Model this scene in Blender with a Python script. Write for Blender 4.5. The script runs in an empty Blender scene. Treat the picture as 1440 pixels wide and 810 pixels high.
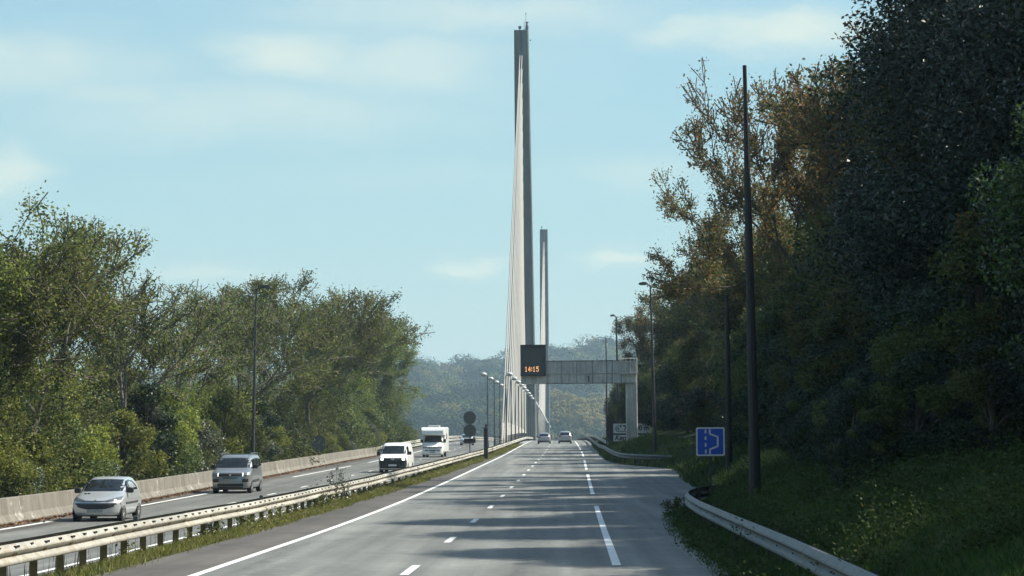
import bpy, math, random
import numpy as np
from mathutils import Matrix, Vector

random.seed(7)
RNG = np.random.default_rng(11)
scene = bpy.context.scene
COL = scene.collection
rad = math.radians

# ------------------------------------------------------------------ camera
F = 3300.0                      # focal length in photograph pixels
EYE = 2.4
ROLL = rad(-0.4)
def _rz(a): return Matrix.Rotation(a, 3, 'Z')
def _rx(a): return Matrix.Rotation(a, 3, 'X')
_v0 = _rz(ROLL) @ Vector(((785 - 720) / F, -(603 - 405) / F, -1))
PITCH = math.atan(-_v0.y)
_v1 = _rx(math.pi / 2 + PITCH) @ _v0
YAW = math.atan2(_v1.x, _v1.y)
CAMR = _rz(YAW) @ _rx(math.pi / 2 + PITCH) @ _rz(ROLL)
def at(px, py, d):
    v = CAMR @ Vector(((px - 720) / F, -(py - 405) / F, -1))
    v = v * (d / v.y)
    return Vector((v.x, d, v.z + EYE))
cam = bpy.data.cameras.new('camera')
cam.sensor_width = 36
cam.lens = F / 1440 * 36
cam.clip_start = 0.5
cam.clip_end = 20000
camo = bpy.data.objects.new('camera', cam)
camo.matrix_world = Matrix.Translation((0, 0, EYE)) @ CAMR.to_4x4()
COL.objects.link(camo)
scene.camera = camo

# ------------------------------------------------------------------ small helpers
def lerp_table(tab):
    xs = [t[0] for t in tab]; ys = [t[1] for t in tab]
    return lambda d: np.interp(d, xs, ys)
H_ = lerp_table([(-40, 2.2), (0, 2.22), (25, 2.3), (40, 2.39), (53, 2.5), (66, 2.58), (80, 2.62), (92, 2.63), (105, 2.61), (131, 2.56),
                 (157, 2.48), (183, 2.41), (222, 2.29), (262, 2.15), (304, 2.03), (340, 1.965), (380, 1.95), (405, 2.0), (430, 2.12), (471, 2.35),
                 (575, 2.9), (653, 3.4), (776, 4.5), (900, 5.6), (1042, 6.8), (1237, 8.4), (1450, 10)])
def rz(d):                      # height of the right carriageway
    # smoothed so that the table's corners do not show
    return EYE - (H_(d - 9) + H_(d - 3) + H_(d + 3) + H_(d + 9)) / 4
C_ = lerp_table([(-40, -3.1), (40, -2.55), (66, -2.38), (92, -2.21), (144, -1.84), (196, -1.45), (222, -1.31), (262, -1.17), (304, -1.08),
                 (400, -0.92), (1450, 0.97)])
def ctr(d):
    return (C_(d - 8) + C_(d) + C_(d + 8)) / 3
LD_ = lerp_table([(-40, .35), (240, .35), (340, 0.02), (1450, 0.02)])
def lz(d): return rz(d) - LD_(d)
EDGE = lerp_table([(-40, 2.2), (24, 2.6), (38, 2.78), (50, 2.85), (60, 3.0), (70, 3.35), (76, 4.2), (80, 4.9), (86, 5.8), (92, 6.05), (115, 6.3),
                   (138, 7.1), (147, 7.0), (154, 5.6), (160, 4.6), (167, 4.1), (180, 3.8), (220, 4.0), (300, 4.3), (350, 4.6), (1450, 6.6)])
MEDR = lerp_table([(-40, -5.9), (75, -5.9), (190, -4.85), (304, -4.45), (360, -4.45), (1450, -4.45)])   # median rail, offset from ctr
LIN = lerp_table([(-40, -7.9), (100, -7.9), (300, -7.7), (1450, -7.7)])     # inner edge line of the left carriageway, offset
WALLX = lerp_table([(-40, -17.9), (75, -18.0), (140, -18.5), (204, -18.9), (300, -18.2), (360, -17.6), (1450, -15.6)])

def tag(o, label=None, cat=None, group=None, kind=None):
    if label: o['label'] = label
    if cat: o['category'] = cat
    if group: o['group'] = group
    if kind: o['kind'] = kind
    return o
def empty(name, loc=(0, 0, 0), rot=0.0):
    o = bpy.data.objects.new(name, None)
    o.location = loc; o.rotation_euler = (0, 0, rot)
    o.empty_display_size = .2
    COL.objects.link(o); return o
def mesh_obj(name, verts, faces, mat, parent=None, smooth=False):
    me = bpy.data.meshes.new(name)
    me.from_pydata([tuple(v) for v in verts], [], faces)
    for m in (mat if isinstance(mat, (list, tuple)) else [mat]): me.materials.append(m)
    if smooth: me.polygons.foreach_set('use_smooth', [True] * len(me.polygons))
    me.update()
    o = bpy.data.objects.new(name, me); COL.objects.link(o)
    if parent is not None: o.parent = parent
    return o
def np_mesh(name, verts, quads=None, tris=None, mats=(), smooth=False, mat_idx=None):
    """fast mesh from arrays; quads (n,4) or tris (n,3)"""
    me = bpy.data.meshes.new(name)
    f = quads if quads is not None else tris
    k = f.shape[1]; n = len(f)
    me.vertices.add(len(verts)); me.vertices.foreach_set('co', np.asarray(verts, np.float32).ravel())
    me.loops.add(n * k); me.loops.foreach_set('vertex_index', f.astype(np.int32).ravel())
    me.polygons.add(n)
    me.polygons.foreach_set('loop_start', np.arange(0, n * k, k, dtype=np.int32))
    if smooth: me.polygons.foreach_set('use_smooth', np.ones(n, bool))
    for m in mats: me.materials.append(m)
    if mat_idx is not None: me.polygons.foreach_set('material_index', mat_idx.astype(np.int32))
    me.update(calc_edges=True)
    return me
def link(name, me, parent=None):
    o = bpy.data.objects.new(name, me); COL.objects.link(o)
    if parent is not None: o.parent = parent
    return o

class MB:
    """collects boxes, tubes and lathes; build() links ONE mesh"""
    def __init__(s): s.v = []; s.f = []; s.m = []; s.mi = 0
    def add(s, vs, fs):
        b = len(s.v); s.v += [tuple(v) for v in vs]; s.f += [tuple(i + b for i in f) for f in fs]; s.m += [s.mi] * len(fs)
    def box(s, x0, x1, y0, y1, z0, z1, bev=0.0):
        if bev <= 0:
            s.add([(x0, y0, z0), (x1, y0, z0), (x1, y1, z0), (x0, y1, z0), (x0, y0, z1), (x1, y0, z1), (x1, y1, z1), (x0, y1, z1)],
                  [(0, 3, 2, 1), (4, 5, 6, 7), (0, 1, 5, 4), (1, 2, 6, 5), (2, 3, 7, 6), (3, 0, 4, 7)])
        else:
            b = bev; P = []
            for (z, ins) in ((z0, b), (z0 + b, 0), (z1 - b, 0), (z1, b)):
                X0, X1, Y0, Y1 = x0 + ins, x1 - ins, y0 + ins, y1 - ins
                c = b if ins == 0 else b * .5
                P += [(X0 + c, Y0, z), (X1 - c, Y0, z), (X1, Y0 + c, z), (X1, Y1 - c, z), (X1 - c, Y1, z), (X0 + c, Y1, z), (X0, Y1 - c, z), (X0, Y0 + c, z)]
            Fs = [tuple(reversed(range(8))), tuple(range(24, 32))]
            for r in range(3):
                for i in range(8):
                    j = (i + 1) % 8
                    Fs.append((r * 8 + i, r * 8 + j, r * 8 + 8 + j, r * 8 + 8 + i))
            s.add(P, Fs)
        return s
    def tube(s, p0, p1, r0, r1=None, n=8, cap=True):
        r1 = r0 if r1 is None else r1
        p0 = Vector(p0); p1 = Vector(p1); d = (p1 - p0).normalized()
        u = d.orthogonal().normalized(); w = d.cross(u)
        P = []
        for (p, r) in ((p0, r0), (p1, r1)):
            for i in range(n):
                a = 2 * math.pi * i / n
                P.append(p + (u * math.cos(a) + w * math.sin(a)) * r)
        Fs = [(i, (i + 1) % n, n + (i + 1) % n, n + i) for i in range(n)]
        if cap: Fs += [tuple(reversed(range(n))), tuple(range(n, 2 * n))]
        s.add(P, Fs); return s
    def poly_tube(s, pts, r, n=8):
        pts = [Vector(p) for p in pts]; P = []; N = len(pts)
        rs = r if isinstance(r, (list, tuple)) else [r] * N
        prev = None
        for k, p in enumerate(pts):
            d = (pts[min(k + 1, N - 1)] - pts[max(k - 1, 0)]).normalized()
            u = (d.orthogonal() if prev is None else (prev - d * prev.dot(d))).normalized(); prev = u
            w = d.cross(u)
            for i in range(n):
                a = 2 * math.pi * i / n
                P.append(p + (u * math.cos(a) + w * math.sin(a)) * rs[k])
        Fs = []
        for k in range(N - 1):
            for i in range(n):
                j = (i + 1) % n
                Fs.append((k * n + i, k * n + j, k * n + n + j, k * n + n + i))
        Fs += [tuple(reversed(range(n))), tuple(range((N - 1) * n, N * n))]
        s.add(P, Fs); return s
    def lathe(s, prof, c=(0, 0, 0), n=16, axis='Z'):
        P = []
        for (r, h) in prof:
            for i in range(n):
                a = 2 * math.pi * i / n
                q = (r * math.cos(a), r * math.sin(a), h) if axis == 'Z' else ((h, r * math.cos(a), r * math.sin(a)) if axis == 'X' else (r * math.cos(a), h, r * math.sin(a)))
                P.append((q[0] + c[0], q[1] + c[1], q[2] + c[2]))
        Fs = []
        for k in range(len(prof) - 1):
            for i in range(n):
                j = (i + 1) % n
                Fs.append((k * n + i, k * n + j, k * n + n + j, k * n + n + i))
        Fs += [tuple(reversed(range(n))), tuple(range((len(prof) - 1) * n, len(prof) * n))]
        s.add(P, Fs); return s
    def build(s, name, mat, parent=None, smooth=False):
        o = mesh_obj(name, s.v, s.f, mat, parent, smooth)
        if isinstance(mat, (list, tuple)): o.data.polygons.foreach_set('material_index', s.m)
        return o

# ------------------------------------------------------------------ materials
def nm(name):
    m = bpy.data.materials.new(name); m.use_nodes = True
    nt = m.node_tree; b = nt.nodes['Principled BSDF']
    return m, nt, b
def simple(name, col, rough=.5, metal=0., spec=.5, var=.12, scale=6., bump=0., coat=0.):
    m, nt, b = nm(name)
    b.inputs['Roughness'].default_value = rough; b.inputs['Metallic'].default_value = metal
    b.inputs['Specular IOR Level'].default_value = spec
    b.inputs['Coat Weight'].default_value = coat; b.inputs['Coat Roughness'].default_value = .06
    tc = nt.nodes.new('ShaderNodeTexCoord'); n = nt.nodes.new('ShaderNodeTexNoise')
    n.inputs['Scale'].default_value = scale; n.inputs['Detail'].default_value = 5
    nt.links.new(tc.outputs['Object'], n.inputs['Vector'])
    r = nt.nodes.new('ShaderNodeValToRGB')
    r.color_ramp.elements[0].position = .3; r.color_ramp.elements[1].position = .7
    r.color_ramp.elements[0].color = tuple(c * (1 - var) for c in col) + (1,)
    r.color_ramp.elements[1].color = tuple(min(1, c * (1 + var)) for c in col) + (1,)
    nt.links.new(n.outputs['Fac'], r.inputs['Fac']); nt.links.new(r.outputs['Color'], b.inputs['Base Color'])
    if bump:
        bp = nt.nodes.new('ShaderNodeBump'); bp.inputs['Strength'].default_value = bump; bp.inputs['Distance'].default_value = .02
        nt.links.new(n.outputs['Fac'], bp.inputs['Height']); nt.links.new(bp.outputs['Normal'], b.inputs['Normal'])
    return m
def mixrgb(nt, a, b, fac, mode='MIX'):
    n = nt.nodes.new('ShaderNodeMix'); n.data_type = 'RGBA'; n.blend_type = mode
    for sock, v in ((n.inputs['Factor'], fac), (n.inputs['A'], a), (n.inputs['B'], b)):
        if hasattr(v, 'links') or isinstance(v, bpy.types.NodeSocket): nt.links.new(v, sock)
        elif isinstance(v, (int, float)): sock.default_value = v
        else: sock.default_value = tuple(v) + (1,) if len(v) == 3 else tuple(v)
    return n.outputs['Result']
def noise(nt, vec, scale, detail=4, rough=.55):
    n = nt.nodes.new('ShaderNodeTexNoise'); n.inputs['Scale'].default_value = scale
    n.inputs['Detail'].default_value = detail; n.inputs['Roughness'].default_value = rough
    nt.links.new(vec, n.inputs['Vector']); return n.outputs['Fac']
def ramp(nt, fac, p0, p1, c0=(0, 0, 0), c1=(1, 1, 1)):
    r = nt.nodes.new('ShaderNodeValToRGB')
    r.color_ramp.elements[0].position = p0; r.color_ramp.elements[1].position = p1
    r.color_ramp.elements[0].color = tuple(c0) + (1,); r.color_ramp.elements[1].color = tuple(c1) + (1,)
    nt.links.new(fac, r.inputs['Fac']); return r.outputs['Color']
def mapping(nt, scale=(1, 1, 1), coord='Object'):
    tc = nt.nodes.new('ShaderNodeTexCoord'); mp = nt.nodes.new('ShaderNodeMapping')
    mp.inputs['Scale'].default_value = scale
    nt.links.new(tc.outputs[coord], mp.inputs['Vector']); return mp.outputs['Vector']

def asphalt(name, base, patchy, streak_w, rough=.75):
    m, nt, b = nm(name)
    v = mapping(nt); vs = mapping(nt, (1.6, .035, 1)); vw = mapping(nt, (.55, .02, 1))
    fine = noise(nt, v, 60, 3); big = noise(nt, v, .22, 5); st = noise(nt, vs, 1.0, 5); wt = noise(nt, vw, 1, 3)
    mid = noise(nt, v, 3.0, 6, .7)
    c = ramp(nt, big, .35, .65, [x * (1 - patchy) for x in base], [x * (1 + patchy) for x in base])
    c = mixrgb(nt, c, ramp(nt, st, .3, .7, (.62, .62, .62), (1.35, 1.34, 1.3)), streak_w, 'MULTIPLY')
    c = mixrgb(nt, c, ramp(nt, wt, .35, .65, (.8, .8, .8), (1.2, 1.2, 1.2)), streak_w, 'MULTIPLY')
    c = mixrgb(nt, c, ramp(nt, mid, .35, .7, (.82, .82, .82), (1.18, 1.17, 1.14)), .8, 'MULTIPLY')
    c = mixrgb(nt, c, ramp(nt, fine, .25, .75, (.6, .6, .6), (1.4, 1.4, 1.4)), .6, 'MULTIPLY')
    vo = nt.nodes.new('ShaderNodeTexVoronoi'); vo.feature = 'DISTANCE_TO_EDGE'; vo.inputs['Scale'].default_value = 1
    wv = nt.nodes.new('ShaderNodeVectorMath'); wv.operation = 'ADD'; nn_ = nt.nodes.new('ShaderNodeTexNoise'); nn_.inputs['Scale'].default_value = 1.5; nn_.inputs['Detail'].default_value = 5
    nt.links.new(v, nn_.inputs['Vector']); nt.links.new(mapping(nt, (.16, .045, .1)), wv.inputs[0])
    sc_ = nt.nodes.new('ShaderNodeVectorMath'); sc_.operation = 'SCALE'; sc_.inputs['Scale'].default_value = .25; nt.links.new(nn_.outputs['Color'], sc_.inputs[0]); nt.links.new(sc_.outputs[0], wv.inputs[1])
    nt.links.new(wv.outputs[0], vo.inputs['Vector'])
    c = mixrgb(nt, c, ramp(nt, vo.outputs['Distance'], .002, .008, (.55, .55, .55), (1, 1, 1)), .8, 'MULTIPLY')
    spot = noise(nt, v, 1.1, 4, .6)
    c = mixrgb(nt, c, ramp(nt, spot, .62, .8, (1, 1, 1), (.6, .6, .6)), .8, 'MULTIPLY')
    nt.links.new(c, b.inputs['Base Color'])
    b.inputs['Roughness'].default_value = rough; b.inputs['Specular IOR Level'].default_value = .35
    bp = nt.nodes.new('ShaderNodeBump'); bp.inputs['Strength'].default_value = .35; bp.inputs['Distance'].default_value = .01
    nt.links.new(fine, bp.inputs['Height']); nt.links.new(bp.outputs['Normal'], b.inputs['Normal'])
    return m
M = {}
M['lane'] = asphalt('lane asphalt', (.152, .158, .152), .12, .75)
M['shoulder'] = asphalt('shoulder asphalt', (.083, .076, .068), .2, .5)
M['far_lane'] = asphalt('opposite lane asphalt', (.125, .128, .122), .12, .7)
def paint(name, wear):
    m, nt, b = nm(name)
    v = mapping(nt); n1 = noise(nt, v, 9, 6, .7); n2 = noise(nt, v, 1.2, 4)
    f = ramp(nt, n1, wear, wear + .16)
    c = mixrgb(nt, (.2, .2, .19), ramp(nt, n2, .3, .7, (.62, .62, .6), (.8, .8, .78)), f)
    nt.links.new(c, b.inputs['Base Color']); b.inputs['Roughness'].default_value = .6
    return m
M['paint'] = paint('road paint', .27)

def concrete(name, base, stain=.5, scale=1.0, vert=True, patches=False):
    m, nt, b = nm(name)
    v = mapping(nt, (scale, scale, scale)); vv = mapping(nt, (2.2 * scale, 2.2 * scale, .18 * scale))
    a = noise(nt, v, .7, 6, .65); s = noise(nt, vv, 1.5, 6, .6); f = noise(nt, v, 22, 4)
    c = ramp(nt, a, .3, .7, [x * .78 for x in base], [x * 1.15 for x in base])
    if vert: c = mixrgb(nt, c, ramp(nt, s, .35, .65, (.45, .44, .4), (1.1, 1.1, 1.08)), stain, 'MULTIPLY')
    c = mixrgb(nt, c, ramp(nt, f, .3, .7, (.85, .85, .85), (1.12, 1.12, 1.12)), .7, 'MULTIPLY')
    if patches:
        p = noise(nt, v, 3.2, 8, .75); g = noise(nt, v, .35, 2)
        mm = nt.nodes.new('ShaderNodeMath'); mm.operation = 'MULTIPLY'
        nt.links.new(ramp(nt, p, .55, .66), mm.inputs[0]); nt.links.new(ramp(nt, g, .45, .6), mm.inputs[1])
        c = mixrgb(nt, c, (.42, .40, .37), mm.outputs[0])
        c = mixrgb(nt, c, (.07, .06, .05), ramp(nt, noise(nt, mapping(nt, (.5, .5, 3)), 1.3, 6, .7), .6, .78))
    nt.links.new(c, b.inputs['Base Color']); b.inputs['Roughness'].default_value = .85
    b.inputs['Specular IOR Level'].default_value = .25
    bp = nt.nodes.new('ShaderNodeBump'); bp.inputs['Strength'].default_value = .3; bp.inputs['Distance'].default_value = .02
    nt.links.new(a, bp.inputs['Height']); nt.links.new(bp.outputs['Normal'], b.inputs['Normal'])
    return m
M['barrier'] = concrete('barrier concrete', (.20, .185, .16), .6, .55, patches=True)
M['pylon'] = concrete('pylon concrete', (.15, .16, .165), .5, .25)
M['deck'] = concrete('deck concrete', (.3, .3, .29), .5, .5)
M['gantry'] = concrete('weathered aluminium', (.50, .50, .475), .6, 1.2)
M['gantry_dark'] = simple('gantry seams', (.07, .075, .078), .7)
M['stay'] = simple('stay sheath', (.30, .285, .25), .55, var=.06, scale=.3)
M['lamp_pole'] = simple('dark lamp pole', (.028, .03, .03), .55, var=.3, scale=3)
M['black_pole'] = simple('near black pole', (.008, .008, .0075), .6, var=.4, scale=4)
M['bridge_pole'] = simple('bridge lamp pole', (.045, .05, .052), .5)
M['lamp_dome'] = simple('lamp dome', (.48, .48, .46), .35)
M['lamp_glass'] = simple('lamp lens', (.3, .3, .29), .25)
M['black'] = simple('black plastic', (.012, .012, .013), .5)
M['black_sign'] = simple('black sign frame', (.015, .017, .018), .55)
M['screen'] = simple('dark screen', (.018, .022, .027), .25, var=.2, scale=2)
M['rubber'] = simple('tyre rubber', (.018, .018, .018), .85)
M['rim'] = simple('alloy rim', (.5, .5, .5), .3, .8)
M['glass'] = simple('car glass', (.012, .015, .016), .04, spec=.6, var=.4, scale=2)
M['silver'] = simple('silver paint', (.50, .52, .53), .3, .45, coat=.6, var=.03)
M['grey_silver'] = simple('grey silver paint', (.27, .29, .305), .3, .5, coat=.6, var=.03)
M['white'] = simple('white paint', (.78, .78, .76), .35, coat=.5, var=.03)
M['dark_silver'] = simple('dark silver paint', (.30, .33, .35), .3, .4, coat=.6, var=.03)
M['lamp_clear'] = simple('headlamp', (.16, .17, .175), .1, .3)
M['tail'] = simple('tail lamp red', (.25, .02, .02), .25)
M['plate'] = simple('plate', (.27, .28, .28), .5, var=.25, scale=30)
M['plate_w'] = simple('white plate', (.62, .62, .6), .5)
M['dgrey_plastic'] = simple('grey plastic', (.04, .041, .043), .6)
M['chrome'] = simple('chrome', (.6, .6, .6), .2, .9)
M['sign_back'] = simple('sign back', (.10, .105, .10), .6, .2, var=.15)
M['sign_blue'] = simple('sign blue', (.005, .065, .42), .45, var=.05)
M['sign_white'] = simple('sign white', (.62, .62, .60), .5, var=.06)
M['sign_black'] = simple('sign lettering', (.02, .02, .02), .6)
M['radar'] = simple('camera cabinet', (.02, .021, .024), .6)
M['leaf_litter'] = None
def emit(name, col, s):
    m, nt, b = nm(name)
    b.inputs['Base Color'].default_value = tuple(col) + (1,)
    b.inputs['Emission Color'].default_value = tuple(col) + (1,); b.inputs['Emission Strength'].default_value = s
    return m
M['led'] = emit('amber led', (1, .46, .17), 1.2)
M['headlight_on'] = emit('lit headlamp', (1, .97, .9), 3.0)
M['drl'] = emit('daytime lamp', (1, .98, .94), .7)

def galv(name, base, rust, dirt):
    m, nt, b = nm(name)
    v = mapping(nt); vv = mapping(nt, (1, 1.1, .15))
    a = noise(nt, v, 1.1, 6, .65); s = noise(nt, vv, 3, 5, .6); f = noise(nt, v, 14, 4)
    c = ramp(nt, a, .35, .68, [x * .8 for x in base], base)
    tcs = nt.nodes.new('ShaderNodeTexCoord'); sx = nt.nodes.new('ShaderNodeSeparateXYZ'); nt.links.new(tcs.outputs['Object'], sx.inputs[0])
    dv = nt.nodes.new('ShaderNodeMath'); dv.operation = 'DIVIDE'; dv.inputs[1].default_value = 4; nt.links.new(sx.outputs['Y'], dv.inputs[0])
    fl = nt.nodes.new('ShaderNodeMath'); fl.operation = 'FLOOR'; nt.links.new(dv.outputs[0], fl.inputs[0])
    wn_ = nt.nodes.new('ShaderNodeTexWhiteNoise'); wn_.noise_dimensions = '1D'; nt.links.new(fl.outputs[0], wn_.inputs['W'])
    c = mixrgb(nt, c, ramp(nt, wn_.outputs['Value'], 0, 1, (.74, .74, .73), (1.08, 1.08, 1.08)), 1.0, 'MULTIPLY')
    fr_ = nt.nodes.new('ShaderNodeMath'); fr_.operation = 'FRACT'; nt.links.new(dv.outputs[0], fr_.inputs[0])
    c = mixrgb(nt, c, ramp(nt, fr_.outputs[0], .004, .012, (.25, .23, .2), (1, 1, 1)), .8, 'MULTIPLY')
    c = mixrgb(nt, c, rust, ramp(nt, s, .52, .75))
    c = mixrgb(nt, c, ramp(nt, f, .35, .6, (dirt,) * 3, (1.05,) * 3), .6, 'MULTIPLY')
    nt.links.new(c, b.inputs['Base Color'])
    b.inputs['Metallic'].default_value = .25; b.inputs['Roughness'].default_value = .55
    return m
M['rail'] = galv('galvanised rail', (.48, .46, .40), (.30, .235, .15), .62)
M['rail_r'] = galv('shade toned weathered rail', (.15, .155, .15), (.09, .08, .065), .5)  # darker copy of the rail; the shade on these rails is in the colour
M['rail_post'] = galv('ochre stained post', (.30, .21, .07), (.17, .105, .035), .7)

def foliage(name, cols, trans=.3, rough=.55, spec=.18, clump=.35, clumpcol=None):
    """cols = list of colours picked per leaf; clumps of another shade over ~1 m"""
    m, nt, b = nm(name)
    g = nt.nodes.new('ShaderNodeNewGeometry')
    r = nt.nodes.new('ShaderNodeValToRGB'); r.color_ramp.interpolation = 'CONSTANT'
    while len(r.color_ramp.elements) < len(cols): r.color_ramp.elements.new(.5)
    for i, c in enumerate(cols):
        r.color_ramp.elements[i].position = i / len(cols); r.color_ramp.elements[i].color = tuple(c) + (1,)
    nt.links.new(g.outputs['Random Per Island'], r.inputs['Fac'])
    v = mapping(nt); n = noise(nt, v, .55, 3)
    oi = nt.nodes.new('ShaderNodeObjectInfo')
    c = r.outputs['Color']
    if clumpcol: c = mixrgb(nt, c, clumpcol, mixrgb(nt, (0, 0, 0), ramp(nt, n, .5, .62), clump))
    hs = nt.nodes.new('ShaderNodeHueSaturation')
    mr = nt.nodes.new('ShaderNodeMapRange'); mr.inputs['To Min'].default_value = .485; mr.inputs['To Max'].default_value = .515
    nt.links.new(oi.outputs['Random'], mr.inputs['Value']); nt.links.new(mr.outputs['Result'], hs.inputs['Hue'])
    mr2 = nt.nodes.new('ShaderNodeMapRange'); mr2.inputs['To Min'].default_value = .75; mr2.inputs['To Max'].default_value = 1.25
    nt.links.new(oi.outputs['Random'], mr2.inputs['Value']); nt.links.new(mr2.outputs['Result'], hs.inputs['Value'])
    nt.links.new(c, hs.inputs['Color']); c = hs.outputs['Color']
    nt.links.new(c, b.inputs['Base Color']); b.inputs['Roughness'].default_value = rough; b.inputs['Specular IOR Level'].default_value = spec
    t = nt.nodes.new('ShaderNodeBsdfTranslucent'); nt.links.new(c, t.inputs['Color'])
    mx = nt.nodes.new('ShaderNodeMixShader'); mx.inputs['Fac'].default_value = trans
    out = nt.nodes['Material Output']
    nt.links.new(b.outputs['BSDF'], mx.inputs[1]); nt.links.new(t.outputs['BSDF'], mx.inputs[2]); nt.links.new(mx.outputs['Shader'], out.inputs['Surface'])
    return m
M['lv_olive'] = foliage('olive leaves', [(.125, .16, .045), (.105, .14, .04), (.16, .185, .055), (.085, .115, .036), (.18, .17, .06)], .35)
M['lv_bright'] = foliage('yellow green leaves', [(.20, .225, .04), (.165, .195, .035), (.25, .25, .05), (.13, .16, .035)], .4)
M['lv_green'] = foliage('mid green leaves', [(.075, .105, .03), (.10, .125, .035), (.06, .088, .028), (.14, .15, .045)], .35)
M['lv_grey'] = foliage('grey green leaves', [(.13, .15, .10), (.09, .11, .065), (.17, .18, .13), (.07, .09, .04)], .2, .4, .35)
M['lv_ivy'] = foliage('ivy leaves', [(.02, .042, .017), (.028, .052, .02), (.015, .031, .014)], .12, .42, .25)
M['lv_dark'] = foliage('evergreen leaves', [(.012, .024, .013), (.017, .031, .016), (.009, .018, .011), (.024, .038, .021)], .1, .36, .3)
M['lv_holly'] = foliage('glossy bush leaves', [(.04, .075, .02), (.055, .10, .025), (.03, .055, .02), (.09, .14, .03)], .3, .3, .5)
M['lv_autumn'] = foliage('autumn leaves', [(.22, .10, .045), (.16, .08, .04), (.27, .16, .05), (.10, .095, .035), (.13, .13, .04)], .4)
M['lv_autgreen'] = foliage('turning leaves', [(.11, .125, .035), (.085, .10, .034), (.17, .145, .042), (.20, .125, .04), (.075, .085, .03)], .35)
M['lv_far'] = foliage('far wood leaves', [(.035, .055, .024), (.045, .06, .025), (.03, .048, .024)], .1, .9, .03)
M['far_rust'] = foliage('far russet leaves', [(.13, .12, .045), (.15, .115, .042), (.10, .10, .045)], .1, .9, .03)
M['far_green'] = foliage('far green leaves', [(.085, .125, .045), (.10, .135, .045)], .1, .9, .03)  # brightened so parts of the hillside look sunlit
M['lv_conifer'] = foliage('conifer leaves', [(.012, .026, .016), (.018, .034, .02)], .05, .9, .03)
M['bark'] = simple('bark', (.075, .062, .048), .9, var=.45, scale=5, bump=.5)
M['bark_grey'] = simple('grey bark', (.115, .1, .08), .9, var=.4, scale=5, bump=.5)
M['grass'] = foliage('grass blades', [(.045, .095, .02), (.06, .115, .025), (.035, .07, .018), (.085, .11, .035)], .3, .6, .15)
M['grass_dry'] = foliage('verge grass', [(.22, .255, .05), (.27, .28, .075), (.17, .21, .045), (.32, .29, .13), (.11, .145, .035)], .35, .5, .3)
M['stalk'] = simple('dry stalk', (.05, .042, .03), .9)
M['litter'] = foliage('fallen leaves', [(.20, .105, .05), (.13, .07, .035), (.26, .16, .08), (.09, .05, .03)], .1, .7, .2)
def ground_mat():
    m, nt, b = nm('verge ground'); v = mapping(nt)
    a = noise(nt, v, .5, 6, .65); f = noise(nt, v, 9, 5, .7)
    c = ramp(nt, a, .35, .65, (.03, .045, .014), (.055, .065, .025))
    c = mixrgb(nt, c, (.075, .06, .04), ramp(nt, f, .55, .75))
    nt.links.new(c, b.inputs['Base Color']); b.inputs['Roughness'].default_value = .95; b.inputs['Specular IOR Level'].default_value = .1
    bp = nt.nodes.new('ShaderNodeBump'); bp.inputs['Strength'].default_value = .8; bp.inputs['Distance'].default_value = .08
    nt.links.new(f, bp.inputs['Height']); nt.links.new(bp.outputs['Normal'], b.inputs['Normal']); return m
M['ground'] = ground_mat()
def hill_mat():
    m, nt, b = nm('wooded ground'); v = mapping(nt)
    a = noise(nt, v, .02, 6, .65)
    c = ramp(nt, a, .35, .65, (.03, .045, .018), (.055, .065, .028))
    nt.links.new(c, b.inputs['Base Color']); b.inputs['Roughness'].default_value = .95; return m
M['hill'] = hill_mat()
def water_mat():
    m, nt, b = nm('estuary water'); v = mapping(nt)
    b.inputs['Base Color'].default_value = (.03, .05, .05, 1); b.inputs['Roughness'].default_value = .12
    n = noise(nt, v, .35, 4); bp = nt.nodes.new('ShaderNodeBump'); bp.inputs['Strength'].default_value = .25
    nt.links.new(n, bp.inputs['Height']); nt.links.new(bp.outputs['Normal'], b.inputs['Normal']); return m
M['water'] = water_mat()

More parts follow.
